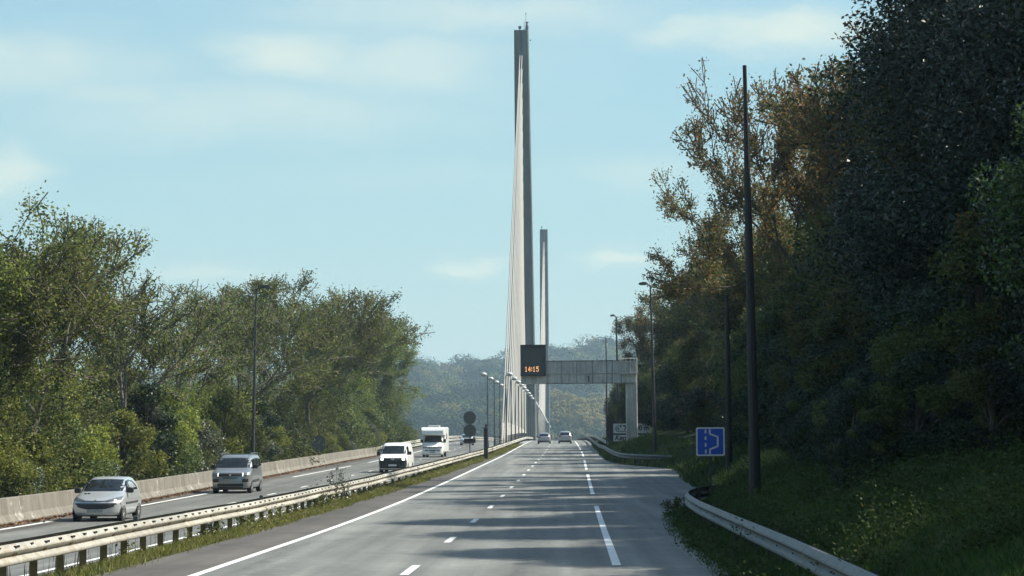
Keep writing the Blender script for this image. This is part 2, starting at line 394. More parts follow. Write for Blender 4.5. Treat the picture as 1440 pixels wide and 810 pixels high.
# ------------------------------------------------------------------ terrain, water, roads
def bank(s):
    return np.interp(s, [0, .4, 1.5, 3, 6, 15, 40, 100, 800], [0, .1, .72, 1.25, 2.0, 4.2, 7.5, 10, 14])
def fall(d):
    return np.interp(d, [300, 335, 425, 440], [0, 0, 1, 1])
def ground_z(x, d):
    e = EDGE(d); w = WALLX(d); r = rz(d); f = fall(d)
    if x >= e:
        z = r - .01 + bank(x - e) + .12 * math.sin(x * 1.7 + d * .31) * math.sin(d * .23 - x * .6) * min(1, max(0, x - e - .6))
    elif x <= w:
        z = lz(d) - .1 - .16 * min(12, max(0, w - x - 1.0))
    else:
        z = (r if x > ctr(d) + MEDR(d) else lz(d)) - .06
    return z * (1 - f) + (-36) * f
def build_ground():
    ds = list(np.arange(-40, 0, 8)) + list(np.arange(0, 180, 2)) + list(np.arange(180, 450, 6)) + list(np.arange(450, 3100, 120)) + [3100]
    so = [0, .15, .4, .8, 1.2, 1.6, 2.1, 2.7, 3.4, 4.3, 5.5, 7, 9, 12, 16, 24, 40, 80, 200, 780]
    wo = [-780, -300, -120, -60, -35, -20, -12, -8, -5, -3, -1.5, -.6, 0]
    V = []; nc = None
    for d in ds:
        e = EDGE(d); w = WALLX(d); m = ctr(d) + MEDR(d)
        xs = [w + t for t in wo] + [m - 1.6, m - 1.55, m - 1.0, m - .5, m + .01, m + .6, m + .7, (m + e) / 2, e - .02] + [e + t for t in so]
        nc = len(xs)
        for i, x in enumerate(xs):
            if 13 <= i <= 18 and d < 420:           # verge strip of the median between the two carriageways
                z = lz(d) - .06 + (rz(d) - lz(d)) * (i - 13) / 5. + (.03 if 14 <= i <= 17 else -.02)
            else: z = ground_z(x, d)
            V.append((x, d, z))
    nr = len(ds)
    Q = [(r * nc + c, r * nc + c + 1, (r + 1) * nc + c + 1, (r + 1) * nc + c) for r in range(nr - 1) for c in range(nc - 1)]
    o = mesh_obj('ground', V, Q, M['ground'], smooth=True); tag(o, kind='structure')
build_ground()
tag(mesh_obj('water', [(-780, 345, -31), (780, 345, -31), (780, 1600, -31), (-780, 1600, -31)], [(0, 1, 2, 3)], M['water']), kind='structure')

def strip(name, d0, d1, fl, fr, fz, mat, step=4., cols=1, kind='structure', dz=0.):
    ds = list(np.arange(d0, d1, step)) + [d1]
    V = []; Q = []
    for d in ds:
        a, b = fl(d), fr(d)
        for c in range(cols + 1): V.append((a + (b - a) * c / cols, d, fz(d) + dz))
    n = cols + 1
    for r in range(len(ds) - 1):
        for c in range(cols): Q.append((r * n + c, r * n + c + 1, (r + 1) * n + c + 1, (r + 1) * n + c))
    o = mesh_obj(name, V, Q, mat)
    if kind: tag(o, kind=kind)
    return o
LINE_L = lambda d: ctr(d) - 3.55
LINE_R = lambda d: ctr(d) + 3.55
RD = 1400
strip('road', -38, RD, LINE_L, EDGE, rz, M['lane'])
strip('hard_shoulder', -38, RD, lambda d: ctr(d) + MEDR(d) + .72, LINE_L, rz, M['shoulder'])
strip('opposite_road', -38, RD, lambda d: WALLX(d) + .3, lambda d: ctr(d) + LIN(d) + .5, lz, M['far_lane'])
strip('opposite_shoulder', -38, 335, lambda d: WALLX(d) + .3, lambda d: WALLX(d) + 1.7, lz, M['shoulder'], dz=.004)
def mark(mb, d0, d1, f, w, fz):
    n = max(1, int((d1 - d0) / 3)); ds = np.linspace(d0, d1, n + 1)
    V = []
    for d in ds: V += [(f(d) - w / 2, d, fz(d) + .008), (f(d) + w / 2, d, fz(d) + .008)]
    mb.add(V, [(2 * i, 2 * i + 1, 2 * i + 3, 2 * i + 2) for i in range(n)])
mb = MB(); mark(mb, -38, 600, lambda d: ctr(d) - 3.5, .17, rz)
tag(mb.build('edge_line', M['paint']), kind='structure')
mb = MB()
for k in range(-3, 24): mark(mb, 38.8 + 13 * k, 41.9 + 13 * k, ctr, .15, rz)
tag(mb.build('lane_marking', M['paint']), kind='structure')
mb = MB()
for (a, b) in ((-20, 0), (8, 28), (40.3, 63.5), (75, 97), (109, 134), (147, 168), (181, 202), (214, 236), (246, 268), (278, 296)):
    pass
def dash_y(y0, y1): return y0, y1
# right edge line: long dashes with short gaps, from their rows in the picture
def d_of_row(py):
    lo, hi = 20., 360.
    for _ in range(50):
        m = (lo + hi) / 2
        if 603 + F * (EYE - rz(m)) / m > py: lo = m
        else: hi = m
    return lo
for (ya, yb) in ((794.5, 711.5), (695, 667), (660.5, 647), (642.8, 635.2), (632.5, 619.8)):
    mark(mb, d_of_row(ya), d_of_row(yb), LINE_R, .155, rz)
mark(mb, 2, 27, LINE_R, .155, rz)
tag(mb.build('right_edge_line', M['paint']), kind='structure')
mb = MB(); mark(mb, -38, 600, lambda d: ctr(d) + LIN(d), .15, lz)
for k in range(0, 40): mark(mb, 30 + 13 * k, 33 + 13 * k, lambda d: ctr(d) + LIN(d) - 3.4, .14, lz)
for k in range(-2, 12): mark(mb, 10 + 52 * k - 21, 10 + 52 * k + 18 - 2, lambda d: ctr(d) + LIN(d) - 6.7, .2, lz)
tag(mb.build('opposite_lane_marking', M['paint']), kind='structure')

# ------------------------------------------------------------------ far hills and woods
def hill_z(x, y):
    base = np.interp(y, [1330, 1400, 1440, 1560, 1750, 2000, 2250, 2450, 3000], [-40, -28, -6, 4, 16, 36, 54, 53, 40])
    n = 9 * np.sin(x * .017 + y * .006) + 6 * np.sin(x * .031 - y * .017 + 1.3) + 4 * np.sin(x * .062 + 2.1 + y * .026) + 5 * np.sin(y * .034 + x * .012)
    k = np.clip((y - 1440) / 400, .25, 1)
    mound = 13 * np.exp(-((x - 10) / 22) ** 2 - ((y - 1470) / 40) ** 2) + 5 * np.exp(-((x + 75) / 40) ** 2 - ((y - 1480) / 40) ** 2)
    side = -np.clip((np.abs(x) - 260) / 500, 0, 1) * 20
    return base + n * k + mound + side
xs = np.linspace(-770, 770, 120); ys = np.linspace(1330, 3000, 90)
X, Y = np.meshgrid(xs, ys); Z = hill_z(X, Y)
nv = len(xs)
idx = np.arange(len(ys) - 1)[:, None] * nv + np.arange(nv - 1)[None, :]
q = np.stack([idx, idx + 1, idx + nv + 1, idx + nv], -1).reshape(-1, 4)
o = link('hills', np_mesh('hills', np.stack([X, Y, Z], -1).reshape(-1, 3), quads=q, mats=[M['hill']], smooth=True)); tag(o, kind='structure')

def leaf_quads(c, size, rng, up=.3, nrm=None, aspect=.55, spread=1.0, align=False):
    """diamond leaves at centres c (n,3); returns verts (4n,3), quads (n,4)"""
    n = len(c)
    a = rng.normal(size=(n, 3)); a[:, 2] *= .7; a /= np.linalg.norm(a, axis=1)[:, None]
    b = rng.normal(size=(n, 3)) if nrm is None else nrm + rng.normal(size=(n, 3)) * spread
    if align:
        b /= np.linalg.norm(b, axis=1)[:, None]; a -= b * (a * b).sum(1)[:, None]; a /= np.linalg.norm(a, axis=1)[:, None]
    b = np.cross(a, b); b /= (np.linalg.norm(b, axis=1)[:, None] + 1e-9)
    s = (size * rng.uniform(.6, 1.35, n))[:, None]
    nn = np.cross(a, b)
    v = np.empty((n, 4, 3))
    v[:, 0] = c - a * s * .5; v[:, 2] = c + a * s * .5
    fold = nn * s * .12
    v[:, 1] = c + b * s * .5 * aspect + fold; v[:, 3] = c - b * s * .5 * aspect + fold
    return v.reshape(-1, 3), np.arange(4 * n).reshape(n, 4)
def build_far_wood():
    rng = np.random.default_rng(5)
    P = []
    for (n, xr, yr) in ((1500, (-175, 150), (1420, 2330)), (700, (-175, 150), (2150, 2420)), (500, (-175, 110), (1405, 1520)), (2200, (-700, 700), (1420, 2500))):
        P.append(np.stack([rng.uniform(*xr, n), rng.uniform(*yr, n)], -1))
    P = np.concatenate(P); n = len(P)
    R = rng.uniform(5, 10.5, n) * np.where(rng.random(n) < .2, 1.5, 1)
    Z = hill_z(P[:, 0], P[:, 1]) + R * .5
    K = np.where(np.abs(P[:, 0]) < 180, 230, 50)
    C = np.repeat(np.stack([P[:, 0], P[:, 1], Z], -1), K, 0); RR = np.repeat(R, K)
    u = rng.normal(size=(len(C), 3)); u /= np.linalg.norm(u, axis=1)[:, None]
    u[:, 2] = np.where(u[:, 2] < -.3, -u[:, 2], u[:, 2])
    rr = RR * rng.uniform(.72, 1.05, len(C))
    c = C + u * rr[:, None] * np.array([1, 1, .85])
    v, q = leaf_quads(c, 1.9, rng, nrm=u * np.array([1, 1, .9]) , aspect=.8, spread=.3, align=True)
    # colour zones; the lighter crowns stand for sunlit patches of the hill
    kind = rng.random(n) + .35 * np.sin(P[:, 0] * .06 + P[:, 1] * .035) + .25 * np.sin(P[:, 0] * .021 - P[:, 1] * .05)
    zone = np.select([kind < .05, kind < .3, kind < .55, kind < .85], [1, 2, 0, 3], 4)
    orange = np.exp(-((P[:, 0] - 10) / 24) ** 2 - ((P[:, 1] - 1470) / 45) ** 2) > .35
    zone = np.where(orange, 1, zone)
    mi = np.repeat(zone, K)
    me = np_mesh('far_woods', v, quads=q, mats=[M['lv_far'], M['far_rust'], M['far_green'], M['lv_conifer'], M['lv_conifer']], mat_idx=mi)
    tag(link('far_woods', me), 'blue green wooded hillside across the estuary behind the bridge', 'woods', kind='stuff')
build_far_wood()

# ------------------------------------------------------------------ trees
def skeleton(rng, h, spread, trunk_r, lean=(0, 0), levels=5, first=.28, upward=.35, wander=.25, fork=(2, 3), shrink=.72):
    """list of segments (p0,p1,r0,r1,level) ; tips are the end points of the last levels"""
    segs = []; ends = []
    def grow(p, d, L, r, lev):
        n = 3 if lev < 3 else 2
        for i in range(n):
            d2 = d + rng.normal(size=3) * wander * .5; d2[2] += upward * .12
            d2 /= np.linalg.norm(d2)
            q = p + d2 * (L / n); r2 = r * (1 - .28 / n * 1.2)
            segs.append((p, q, r, r2, lev)); p, d, r = q, d2, r2
            if lev >= 2: ends.append((q, lev))
            if lev >= 1 and lev < levels - 1 and rng.random() < .55:
                sd = d + rng.normal(size=3) * .75 * spread; sd[2] += upward * .3; sd /= np.linalg.norm(sd)
                grow(q, sd, L * shrink * rng.uniform(.6, .95), r * .55, lev + 1)
        if lev < levels:
            k = rng.integers(fork[0], fork[1] + 1)
            a0 = rng.uniform(0, 6.28)
            for j in range(k):
                a = a0 + 6.283 * j / k + rng.normal() * .4
                tilt = rng.uniform(.35, .8) * spread
                side = np.array([math.cos(a), math.sin(a), 0])
                nd = d * math.cos(tilt) + side * math.sin(tilt); nd[2] += upward * .15
                nd /= np.linalg.norm(nd)
                grow(p, nd, L * shrink * rng.uniform(.8, 1.1), r * (.72 if k == 2 else .62), lev + 1)
    d0 = np.array([lean[0], lean[1], 1.0]); d0 /= np.linalg.norm(d0)
    grow(np.zeros(3), d0, h * first, trunk_r, 0)
    return segs, ends
def seg_mesh(segs, minr=.0):
    V = []; Q = []; b = 0
    for (p0, p1, r0, r1, lev) in segs:
        n = 7 if lev < 2 else (4 if lev < 4 else 3)
        d = p1 - p0; L = np.linalg.norm(d)
        if L < 1e-6: continue
        d /= L
        u = np.cross(d, [0, 0, 1.] if abs(d[2]) < .9 else [1., 0, 0]); u /= np.linalg.norm(u); w = np.cross(d, u)
        a = np.arange(n) * 2 * math.pi / n
        ring = np.cos(a)[:, None] * u + np.sin(a)[:, None] * w
        V.append(p0 + ring * max(r0, minr)); V.append(p1 + ring * max(r1, minr))
        for i in range(n):
            j = (i + 1) % n; Q.append((b + i, b + j, b + n + j, b + n + i))
        b += 2 * n
    return np.concatenate(V), np.array(Q)

def make_tree(seed, h, spread, leaf_n, leaf_size, leaf_mats, leaf_w=None, bark='bark', clump=.45, tips_from=3, lean=(0, 0), levels=5,
              low=0, low_mats=None, ivy=0, first=.28, upward=.35, wander=.25, droop=.0, trunk_r=None, top_bare=0.0, shrink=.72, minr=.028):
    """returns (trunk mesh, crown mesh), origin at the foot"""
    rng = np.random.default_rng(seed)
    segs, ends = skeleton(rng, h, spread, trunk_r or h * .016, lean, levels, first, upward, wander, shrink=shrink)
    # scale to the height asked
    top = max(s[1][2] for s in segs); k = h / top
    segs = [(s[0] * k, s[1] * k, s[2], s[3], s[4]) for s in segs]
    V, Q = seg_mesh(segs, minr)
    tme = np_mesh('trunk', V, quads=Q, mats=[M[bark]], smooth=True)
    S = [g for g in segs if g[4] >= tips_from]
    A = np.array([g[0] for g in S]); E = np.array([g[1] for g in S])
    zt = E[:, 2] / h
    w = 1 - top_bare * np.clip((zt - .45) / .55, 0, 1)
    w = w * rng.uniform(.1, 1.7, len(E)) * (np.linalg.norm(E - A, axis=1) + .05); w /= w.sum()
    pick = rng.choice(len(E), leaf_n, p=w)
    off = rng.normal(size=(leaf_n, 3)) * clump * np.array([1, 1, .8])
    fr = rng.random(leaf_n)[:, None]
    c = A[pick] * (1 - fr) + E[pick] * fr + off; c[:, 2] -= np.abs(rng.normal(size=leaf_n)) * droop
    c[:, 2] = np.maximum(c[:, 2], .1)
    # one material per twig clump, so that light and dark clumps show
    twig_m = rng.choice(len(leaf_mats), len(E), p=leaf_w)
    mi = twig_m[pick]
    flip = rng.random(leaf_n) < .3; mi = np.where(flip, rng.choice(len(leaf_mats), leaf_n, p=leaf_w), mi)
    v, q = leaf_quads(c, leaf_size, rng)
    mats = [M[x] for x in leaf_mats]
    Vs = [v]; Qs = [q]; Ms = [mi]; base = len(v)
    if low:                                        # leafy suckers and ivy low down round the trunk
        for li in range(low):
            a = rng.uniform(0, 6.28); rr = rng.uniform(.3, 2.6); hh = rng.uniform(.8, .45 * h)
            cc = np.array([rr * math.cos(a), rr * math.sin(a), hh]); n2 = 500
            c2 = cc + rng.normal(size=(n2, 3)) * np.array([.55, .55, .6]); c2 = c2[c2[:, 2] > .1]
            v2, q2 = leaf_quads(c2, leaf_size * .9, rng)
            Vs.append(v2); Qs.append(q2 + base); base += len(v2)
            k2 = rng.integers(0, len(low_mats)); Ms.append(np.full(len(q2), len(mats) + k2))
        mats = mats + [M[x] for x in low_mats]
    cme = np_mesh('crown', np.concatenate(Vs), quads=np.concatenate(Qs), mats=mats, mat_idx=np.concatenate(Ms))
    return tme, cme
def make_mass(seed, h, r, leaf_n, leaf_size, leaf_mats, leaf_w, clumps=60, base=.05, bark='bark', squash=1.0, twigs=40):
    """dense evergreen or bush: leaves through many overlapping clumps that fill an uneven body"""
    rng = np.random.default_rng(seed)
    cs = []; rs = []
    for i in range(clumps):
        t = rng.random() ** .8; z = h * (base + (.97 - base) * t)
        prof = r * (math.sin(math.pi * min(1, max(.05, (t * .86 + .14)))) ** .6)
        a = rng.uniform(0, 6.283); q = prof * math.sqrt(rng.uniform(.2, 1)) * rng.uniform(.75, 1.1)
        cs.append((q * math.cos(a), q * math.sin(a) * squash, z)); rs.append(r * rng.uniform(.16, .36))
    cs = np.array(cs); rs = np.array(rs)
    w = rs ** 2; w /= w.sum()
    pick = rng.choice(clumps, leaf_n, p=w)
    u = rng.normal(size=(leaf_n, 3)); u /= np.linalg.norm(u, axis=1)[:, None]
    rad_ = rs[pick] * rng.uniform(.35, 1.12, leaf_n) ** .7
    c = cs[pick] + u * rad_[:, None] * np.array([1, 1, .85])
    ok = c[:, 2] > .03; c = c[ok]; u = u[ok]
    m_of = rng.choice(len(leaf_mats), clumps, p=leaf_w)
    v, q = leaf_quads(c, leaf_size, rng, nrm=u * .8)
    cme = np_mesh('crown', v, quads=q, mats=[M[x] for x in leaf_mats], mat_idx=m_of[pick][ok])
    mb = MB()
    mb.poly_tube([(0, 0, -.3), (.05, .02, h * .3), (-.08, .05, h * .65), (0, 0, h * .9)], [r * .05 + .03, r * .042 + .02, r * .03 + .01, .015], 7)
    for i in range(min(twigs, clumps)):
        c0 = cs[i]; z0 = max(.05, c0[2] * rng.uniform(.35, .75))
        tip = c0 + (c0 - np.array([0, 0, z0])) * .12
        mb.poly_tube([(0, 0, z0), (c0[0] * .5 + rng.normal() * .1, c0[1] * .5, z0 + (c0[2] - z0) * .6), tuple(tip)], [.02 + r * .01, .018, .006], 4)
    me = bpy.data.meshes.new('trunk'); me.from_pydata(mb.v, [], mb.f); me.materials.append(M[bark]); me.update()
    return me, cme
def plant(name, proto, x, y, z, rot, s, label, cat, group=None, sz=None, stem='trunk', tilt=(0, 0)):
    t = empty(name, (x, y, z)); t.rotation_euler = (tilt[0], tilt[1], rot); t.scale = (s, s, sz or s)
    link(stem, proto[0], t); link('crown', proto[1], t)
    tag(t, label, cat, group); return t

LO = ['lv_olive', 'lv_green', 'lv_bright']
P_L = [make_tree(21, 13.5, 1.0, 15000, .155, LO, [.55, .2, .25], 'bark_grey', .2, 3, low=26, low_mats=['lv_bright', 'lv_green', 'lv_olive'], first=.25, wander=.3),
       make_tree(22, 13.5, 1.05, 21000, .16, LO, [.5, .25, .25], 'bark_grey', .24, 3, low=34, low_mats=['lv_green', 'lv_bright', 'lv_ivy'], first=.24, wander=.3),
       make_tree(23, 13.0, .95, 9000, .145, LO, [.65, .2, .15], 'bark_grey', .18, 3, low=24, low_mats=['lv_bright', 'lv_olive'], first=.27, wander=.35, top_bare=.5),
       make_tree(24, 13.0, 1.1, 27000, .17, ['lv_olive', 'lv_green', 'lv_bright'], [.4, .4, .2], 'bark', .28, 3, low=30, low_mats=['lv_green', 'lv_ivy', 'lv_olive'], first=.22)]
P_LEAN = make_tree(27, 13.0, .9, 9500, .155, LO, [.6, .25, .15], 'bark_grey', .17, 3, lean=(.5, -.05), low=18, low_mats=['lv_olive', 'lv_green'], first=.42, wander=.22, top_bare=.2)
P_BACK = make_tree(28, 14, 1.1, 15000, .24, ['lv_green', 'lv_olive'], [.6, .4], 'bark', .7, 2, low=24, low_mats=['lv_green', 'lv_ivy'], first=.24)
P_SH = [make_mass(41, 4.2, 2.0, 11000, .15, ['lv_bright', 'lv_green', 'lv_olive'], [.5, .3, .2], 40),
        make_mass(42, 3.6, 1.9, 11000, .13, ['lv_grey', 'lv_green'], [.75, .25], 40),
        make_mass(43, 5.2, 2.2, 13000, .15, ['lv_green', 'lv_bright', 'lv_olive'], [.5, .3, .2], 44),
        make_mass(44, 5.5, 1.7, 13000, .14, ['lv_ivy', 'lv_green', 'lv_grey'], [.5, .25, .25], 40)]

def ordinal(i):
    return ['first', 'second', 'third', 'fourth', 'fifth', 'sixth', 'seventh', 'eighth', 'ninth', 'tenth', 'eleventh', 'twelfth', 'thirteenth', 'fourteenth',
            'fifteenth', 'sixteenth', 'seventeenth', 'eighteenth', 'nineteenth', 'twentieth'][i]
# left row behind the concrete wall: (x pixel of the crown, row of its top, prototype, label or None)
left_trees = [(-75, 262, 1, None), (-30, 296, 0, None), (25, 284, 0, 'tall open crowned tree at the left edge of the view'),
    (72, 308, 3, 'full olive tree beside the left edge tree, next to the dark pole'),
    (160, 352, 'L', 'slanting tree whose bare forked limb leans right over the hatchback'),
    (205, 400, 1, None), (250, 378, 2, 'thin half bare tree with sky showing through, right of the leaning tree'), (305, 388, 2, 'half bare twiggy tree above the grey people carrier'),
    (338, 402, 0, None), (385, 384, 3, 'broad tree just right of the lamp post behind the wall'), (425, 378, 0, 'highest tree of the clump right of the lamp post'),
    (455, 400, 1, None), (480, 415, 3, 'round olive tree above the grey sign back'), (508, 430, 1, None), (530, 445, 3, 'leafy tree over the far end of the concrete wall'),
    (553, 472, 3, 'last leafy tree of the row overhanging the white van')]
rr = random.Random(3)
for i, (px, top, k, lab) in enumerate(left_trees):
    X = -22.0 + rr.uniform(-.8, .8) - (0 if px < 540 else -1.2)
    d = X * F / (px - 785); z0 = ground_z(X, d)
    h = EYE + (603 - top) * d / F - z0
    pr = P_LEAN if k == 'L' else P_L[k]
    rot = 0 if k == 'L' else rr.uniform(0, 6.28)
    if k == 'L': X -= 1.5
    plant('roadside_tree', pr, X, d, z0 - .1, rot, h / 13.4, lab or 'olive green tree in the dense row behind the concrete wall', 'tree', 'trees behind the concrete wall')
for i in range(20):
    d = 88 + 13.5 * i + rr.uniform(-4, 4); X = -29.5 + rr.uniform(-2, 2)
    plant('background_tree', P_BACK, X, d, ground_z(X, d) - .1, rr.uniform(0, 6.28), rr.uniform(.5, .64) * np.interp(d, [80, 330], [1, .95]),
          'green tree in the second rank behind the roadside row', 'tree', 'trees in the second rank on the far side')
d = 62.0; i = 0
while d < 335:
    X = WALLX(d) - 1.9 - rr.uniform(0, 1.4); k = rr.choice([0, 0, 1, 1, 2, 2, 3])
    s = rr.uniform(.62, 1.1) * (1 if d < 290 else .8)
    plant('roadside_shrub', P_SH[k], X, d, ground_z(X, d) - .1, rr.uniform(0, 6.28), s,
          ['yellow green shrub growing over the concrete wall', 'grey leaved shrub along the concrete wall', 'tall mid green shrub behind the concrete wall', 'dark ivy grown shrub behind the concrete wall'][k],
          'shrub', 'shrubs behind the concrete wall', stem='stem')
    d += rr.uniform(2.6, 4.6) * (1 + d / 500); i += 1
    for (lo, hi) in ((86, 93), (142, 150), (183, 192)):
        if lo < d < hi and lo > 100: d = hi

# right bank
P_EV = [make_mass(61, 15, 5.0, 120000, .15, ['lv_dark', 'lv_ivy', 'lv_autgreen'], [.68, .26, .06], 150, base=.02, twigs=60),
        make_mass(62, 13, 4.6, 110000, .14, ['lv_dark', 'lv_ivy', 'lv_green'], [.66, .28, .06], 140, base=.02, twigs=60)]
P_AUT = [make_tree(71, 16.5, .85, 26000, .15, ['lv_autumn', 'lv_autgreen'], [.55, .45], 'bark', .16, 3, first=.22, upward=.55, wander=.3, top_bare=.82, low=60, low_mats=['lv_autgreen', 'lv_green', 'lv_ivy'], levels=6, shrink=.74),
         make_tree(72, 16, .95, 30000, .17, ['lv_autgreen', 'lv_autumn', 'lv_green'], [.5, .3, .2], 'bark', .22, 3, first=.2, upward=.45, wander=.3, top_bare=.6, low=70, low_mats=['lv_autgreen', 'lv_green', 'lv_ivy'], levels=6),
         make_tree(73, 15, .95, 34000, .2, ['lv_autgreen', 'lv_autumn', 'lv_ivy'], [.5, .2, .3], 'bark', .3, 2, first=.2, upward=.4, top_bare=.35, low=60, low_mats=['lv_ivy', 'lv_green', 'lv_autgreen'])]
P_HOL = make_mass(81, 6.4, 2.3, 34000, .10, ['lv_holly', 'lv_dark'], [.75, .25], 70, base=.05)
P_US = [make_mass(82, 4.5, 2.2, 20000, .13, ['lv_ivy', 'lv_dark', 'lv_green'], [.45, .2, .35], 50), make_mass(83, 6.5, 2.3, 22000, .13, ['lv_ivy', 'lv_autgreen', 'lv_green'], [.4, .35, .25], 55)]
def rplant(name, pr, X, d, rot, s, label, cat, group, sz=None, stem='trunk', tilt=(0, 0)):
    return plant(name, pr, X, d, ground_z(X, d) - .12, rot, s, label, cat, group, sz, stem, tilt)
GR = 'trees on the right bank'
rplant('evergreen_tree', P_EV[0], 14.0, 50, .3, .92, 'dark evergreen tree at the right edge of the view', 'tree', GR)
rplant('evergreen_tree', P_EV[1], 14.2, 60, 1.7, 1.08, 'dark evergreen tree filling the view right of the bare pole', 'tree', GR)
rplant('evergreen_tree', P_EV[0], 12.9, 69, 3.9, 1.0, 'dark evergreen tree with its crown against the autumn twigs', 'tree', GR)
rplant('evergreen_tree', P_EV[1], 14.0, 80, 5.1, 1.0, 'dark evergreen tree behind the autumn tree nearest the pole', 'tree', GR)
rplant('evergreen_tree', P_EV[1], 17.5, 42, 2.1, .9, 'unseen dark evergreen tree added off the right edge to shade the bank', 'tree', GR)
for (X, d, r_) in ((15.0, 38, 1.2), (15.5, 29, 4.4), (15.5, 19, .4), (16, 8, 2.6)):  # unseen trees added to throw shade on the near bank
    rplant('evergreen_tree', P_EV[0], X, d, r_, .9, 'unseen dark evergreen tree added beyond the right edge to shade the near grass', 'tree', GR)
for k, d in enumerate(range(48, 122, 7)):  # rank added and sized so its shade lies solid on the right lane
    rplant('evergreen_tree', P_EV[k % 2], 20.5 + (k * 37 % 5) * .5, d, k * 1.9, 1.14 + (k * 53 % 7) * .025, 'dark evergreen tree added out of sight in a second rank to thicken the road shade', 'tree', 'evergreens added behind the right bank trees for shade')
rplant('holly_bush', P_HOL, 9.6, 41, .5, 1.0, 'glossy green bush catching light at the right edge', 'bush', GR, stem='stem')
rplant('autumn_tree', P_AUT[0], 12.3, 88, .6, 1.1, 'sparse autumn tree with bare top twigs behind the black pole', 'tree', GR)
rplant('autumn_tree', P_AUT[1], 13.2, 100, 2.2, .92, 'copper leaved tree reaching its thin branches over the bay', 'tree', GR, sz=1.12)
rplant('autumn_tree', P_AUT[0], 12.4, 112, 4.4, .88, 'autumn tree with outstretched twigs above the blue sign', 'tree', GR, sz=1.1)
rplant('autumn_tree', P_AUT[1], 13.2, 124, 5.5, .8, 'turning tree behind the second dark pole', 'tree', GR, sz=.95)
rplant('autumn_tree', P_AUT[1], 15.8, 106, 1.0, 1.02, 'full green gold tree filling in behind the copper leaved one', 'tree', GR, sz=1.06)
rplant('autumn_tree', P_AUT[2], 15.0, 118, 3.6, .98, 'dense turning tree behind the outstretched autumn twigs', 'tree', GR)
for (X, d, s, r, k, lab) in ((12.0, 138, .84, 1.1, 2, 'dense turning tree behind the end of the bay'), (12.6, 150, .82, 3.3, 1, 'brown topped tree beside the tall lamp post'),
        (13.0, 168, .88, .2, 2, 'ivy covered tree right of the lamp post by the gantry'), (13.2, 184, .9, 2.8, 2, None), (13.0, 202, .95, 4.9, 2, 'ivy covered tree directly behind the gantry column'),
        (12.2, 222, .98, 1.3, 2, None), (11.6, 244, 1.0, 3.0, 1, 'brown leaved tree behind the end of the gantry'), (11.0, 266, .95, 5.2, 2, 'last dark tree of the right bank beside the bridge')):
    rplant('autumn_tree', P_AUT[k], X, d, r, s, lab or 'dense turning tree in the row behind the gantry', 'tree', GR)
for i in range(9):
    d = 96 + 21 * i; X = 17.5 + rr.uniform(-1.5, 1.5)
    rplant('background_tree', P_BACK, X, d, rr.uniform(0, 6.28), rr.uniform(.78, .95), 'green tree in the second rank on the right bank', 'tree', 'trees in the second rank on the right bank')
d = 52.
while d < 290:
    X = EDGE(d) + (5.0 if d < 80 else 3.6) + rr.uniform(0, 1.2) + (1.2 if d < 72 else 0) + (2.6 if 140 < d < 240 else 0); k = rr.choice([0, 1])
    rplant('bank_shrub', P_US[k], X, d, rr.uniform(0, 6.28), rr.uniform(.75, 1.15) * (.8 if d < 90 else 1), ['dark low shrub at the foot of the right bank trees', 'tall dark shrub among the right bank trees'][k], 'shrub', 'shrubs on the right bank', stem='stem')
    d += rr.uniform(3.5, 5.5)

for (X, d, s_, r_) in ((6.3, 50, .42, .3), (7.0, 54, .5, 2.2), (7.6, 50, .5, 4.1), (7.6, 58, .5, 5.2), (6.9, 61, .42, 1.1), (8.3, 45, .5, 3.1), (6.0, 47, .28, 2.0), (8.0, 66, .5, .7)):
    rplant('ivy_bush', P_US[0], X, d, r_, s_, 'low dark ivy bush spilling down the grass of the right bank', 'bush', 'ivy bushes low on the right bank', stem='stem')

# ------------------------------------------------------------------ grass
def blades(name, pts, hmin, hmax, w, mat, lean=.45, seed=1):
    rng = np.random.default_rng(seed); n = len(pts)
    h = rng.uniform(hmin, hmax, n); a = rng.uniform(0, 6.283, n); t = rng.uniform(min(.1, lean * .5), lean, n) * h
    dx = np.cos(a); dy = np.sin(a); b = rng.uniform(0, 6.283, n)
    ww = w * rng.uniform(.6, 1.4, n)
    v = np.empty((n, 4, 3))
    v[:, 0] = pts + np.stack([np.cos(b) * ww, np.sin(b) * ww, 0 * h], -1); v[:, 1] = pts - np.stack([np.cos(b) * ww, np.sin(b) * ww, 0 * h], -1)
    mid = pts + np.stack([dx * t * .35, dy * t * .35, h * .6], -1)
    v[:, 2] = mid; v[:, 3] = pts + np.stack([dx * t, dy * t, h], -1)
    v[:, 2] -= np.stack([np.cos(b) * ww, np.sin(b) * ww, 0 * h], -1) * .8
    q = np.arange(4 * n).reshape(n, 4)
    return np_mesh(name, v.reshape(-1, 3), quads=q, mats=[mat])
rng = np.random.default_rng(91)
def bank_points(n, d0, d1, s0, s1):
    d = d0 + (d1 - d0) * rng.random(n) ** 1.3; s = s0 + (s1 - s0) * rng.random(n)
    x = EDGE(d) + s - .25 * rng.random(n) * (s < .4)
    keep = np.sin(x * 2.3 + d * .9) + np.sin(d * 1.7 - x * 1.1) + rng.normal(size=n) * 1.2 > -1.1
    x, d = x[keep], d[keep]
    z = np.array([ground_z(a, b) for a, b in zip(x, d)])
    return np.stack([x, d, z], -1)
tag(link('grass', blades('grass', bank_points(230000, 22, 95, -.1, 7.5), .04, .15, .006, M['grass'], .7, 1)), 'shaded green grass on the right bank', 'grass', kind='stuff')
tag(link('grass', blades('grass', bank_points(26000, 95, 290, -.1, 4.5), .1, .4, .018, M['grass'], .6, 2)), 'grass along the bay and the far right bank', 'grass', kind='stuff')
n = 130000
d = 30 + 270 * rng.random(n) ** 1.6; s = rng.normal(size=n) * .33 + .15
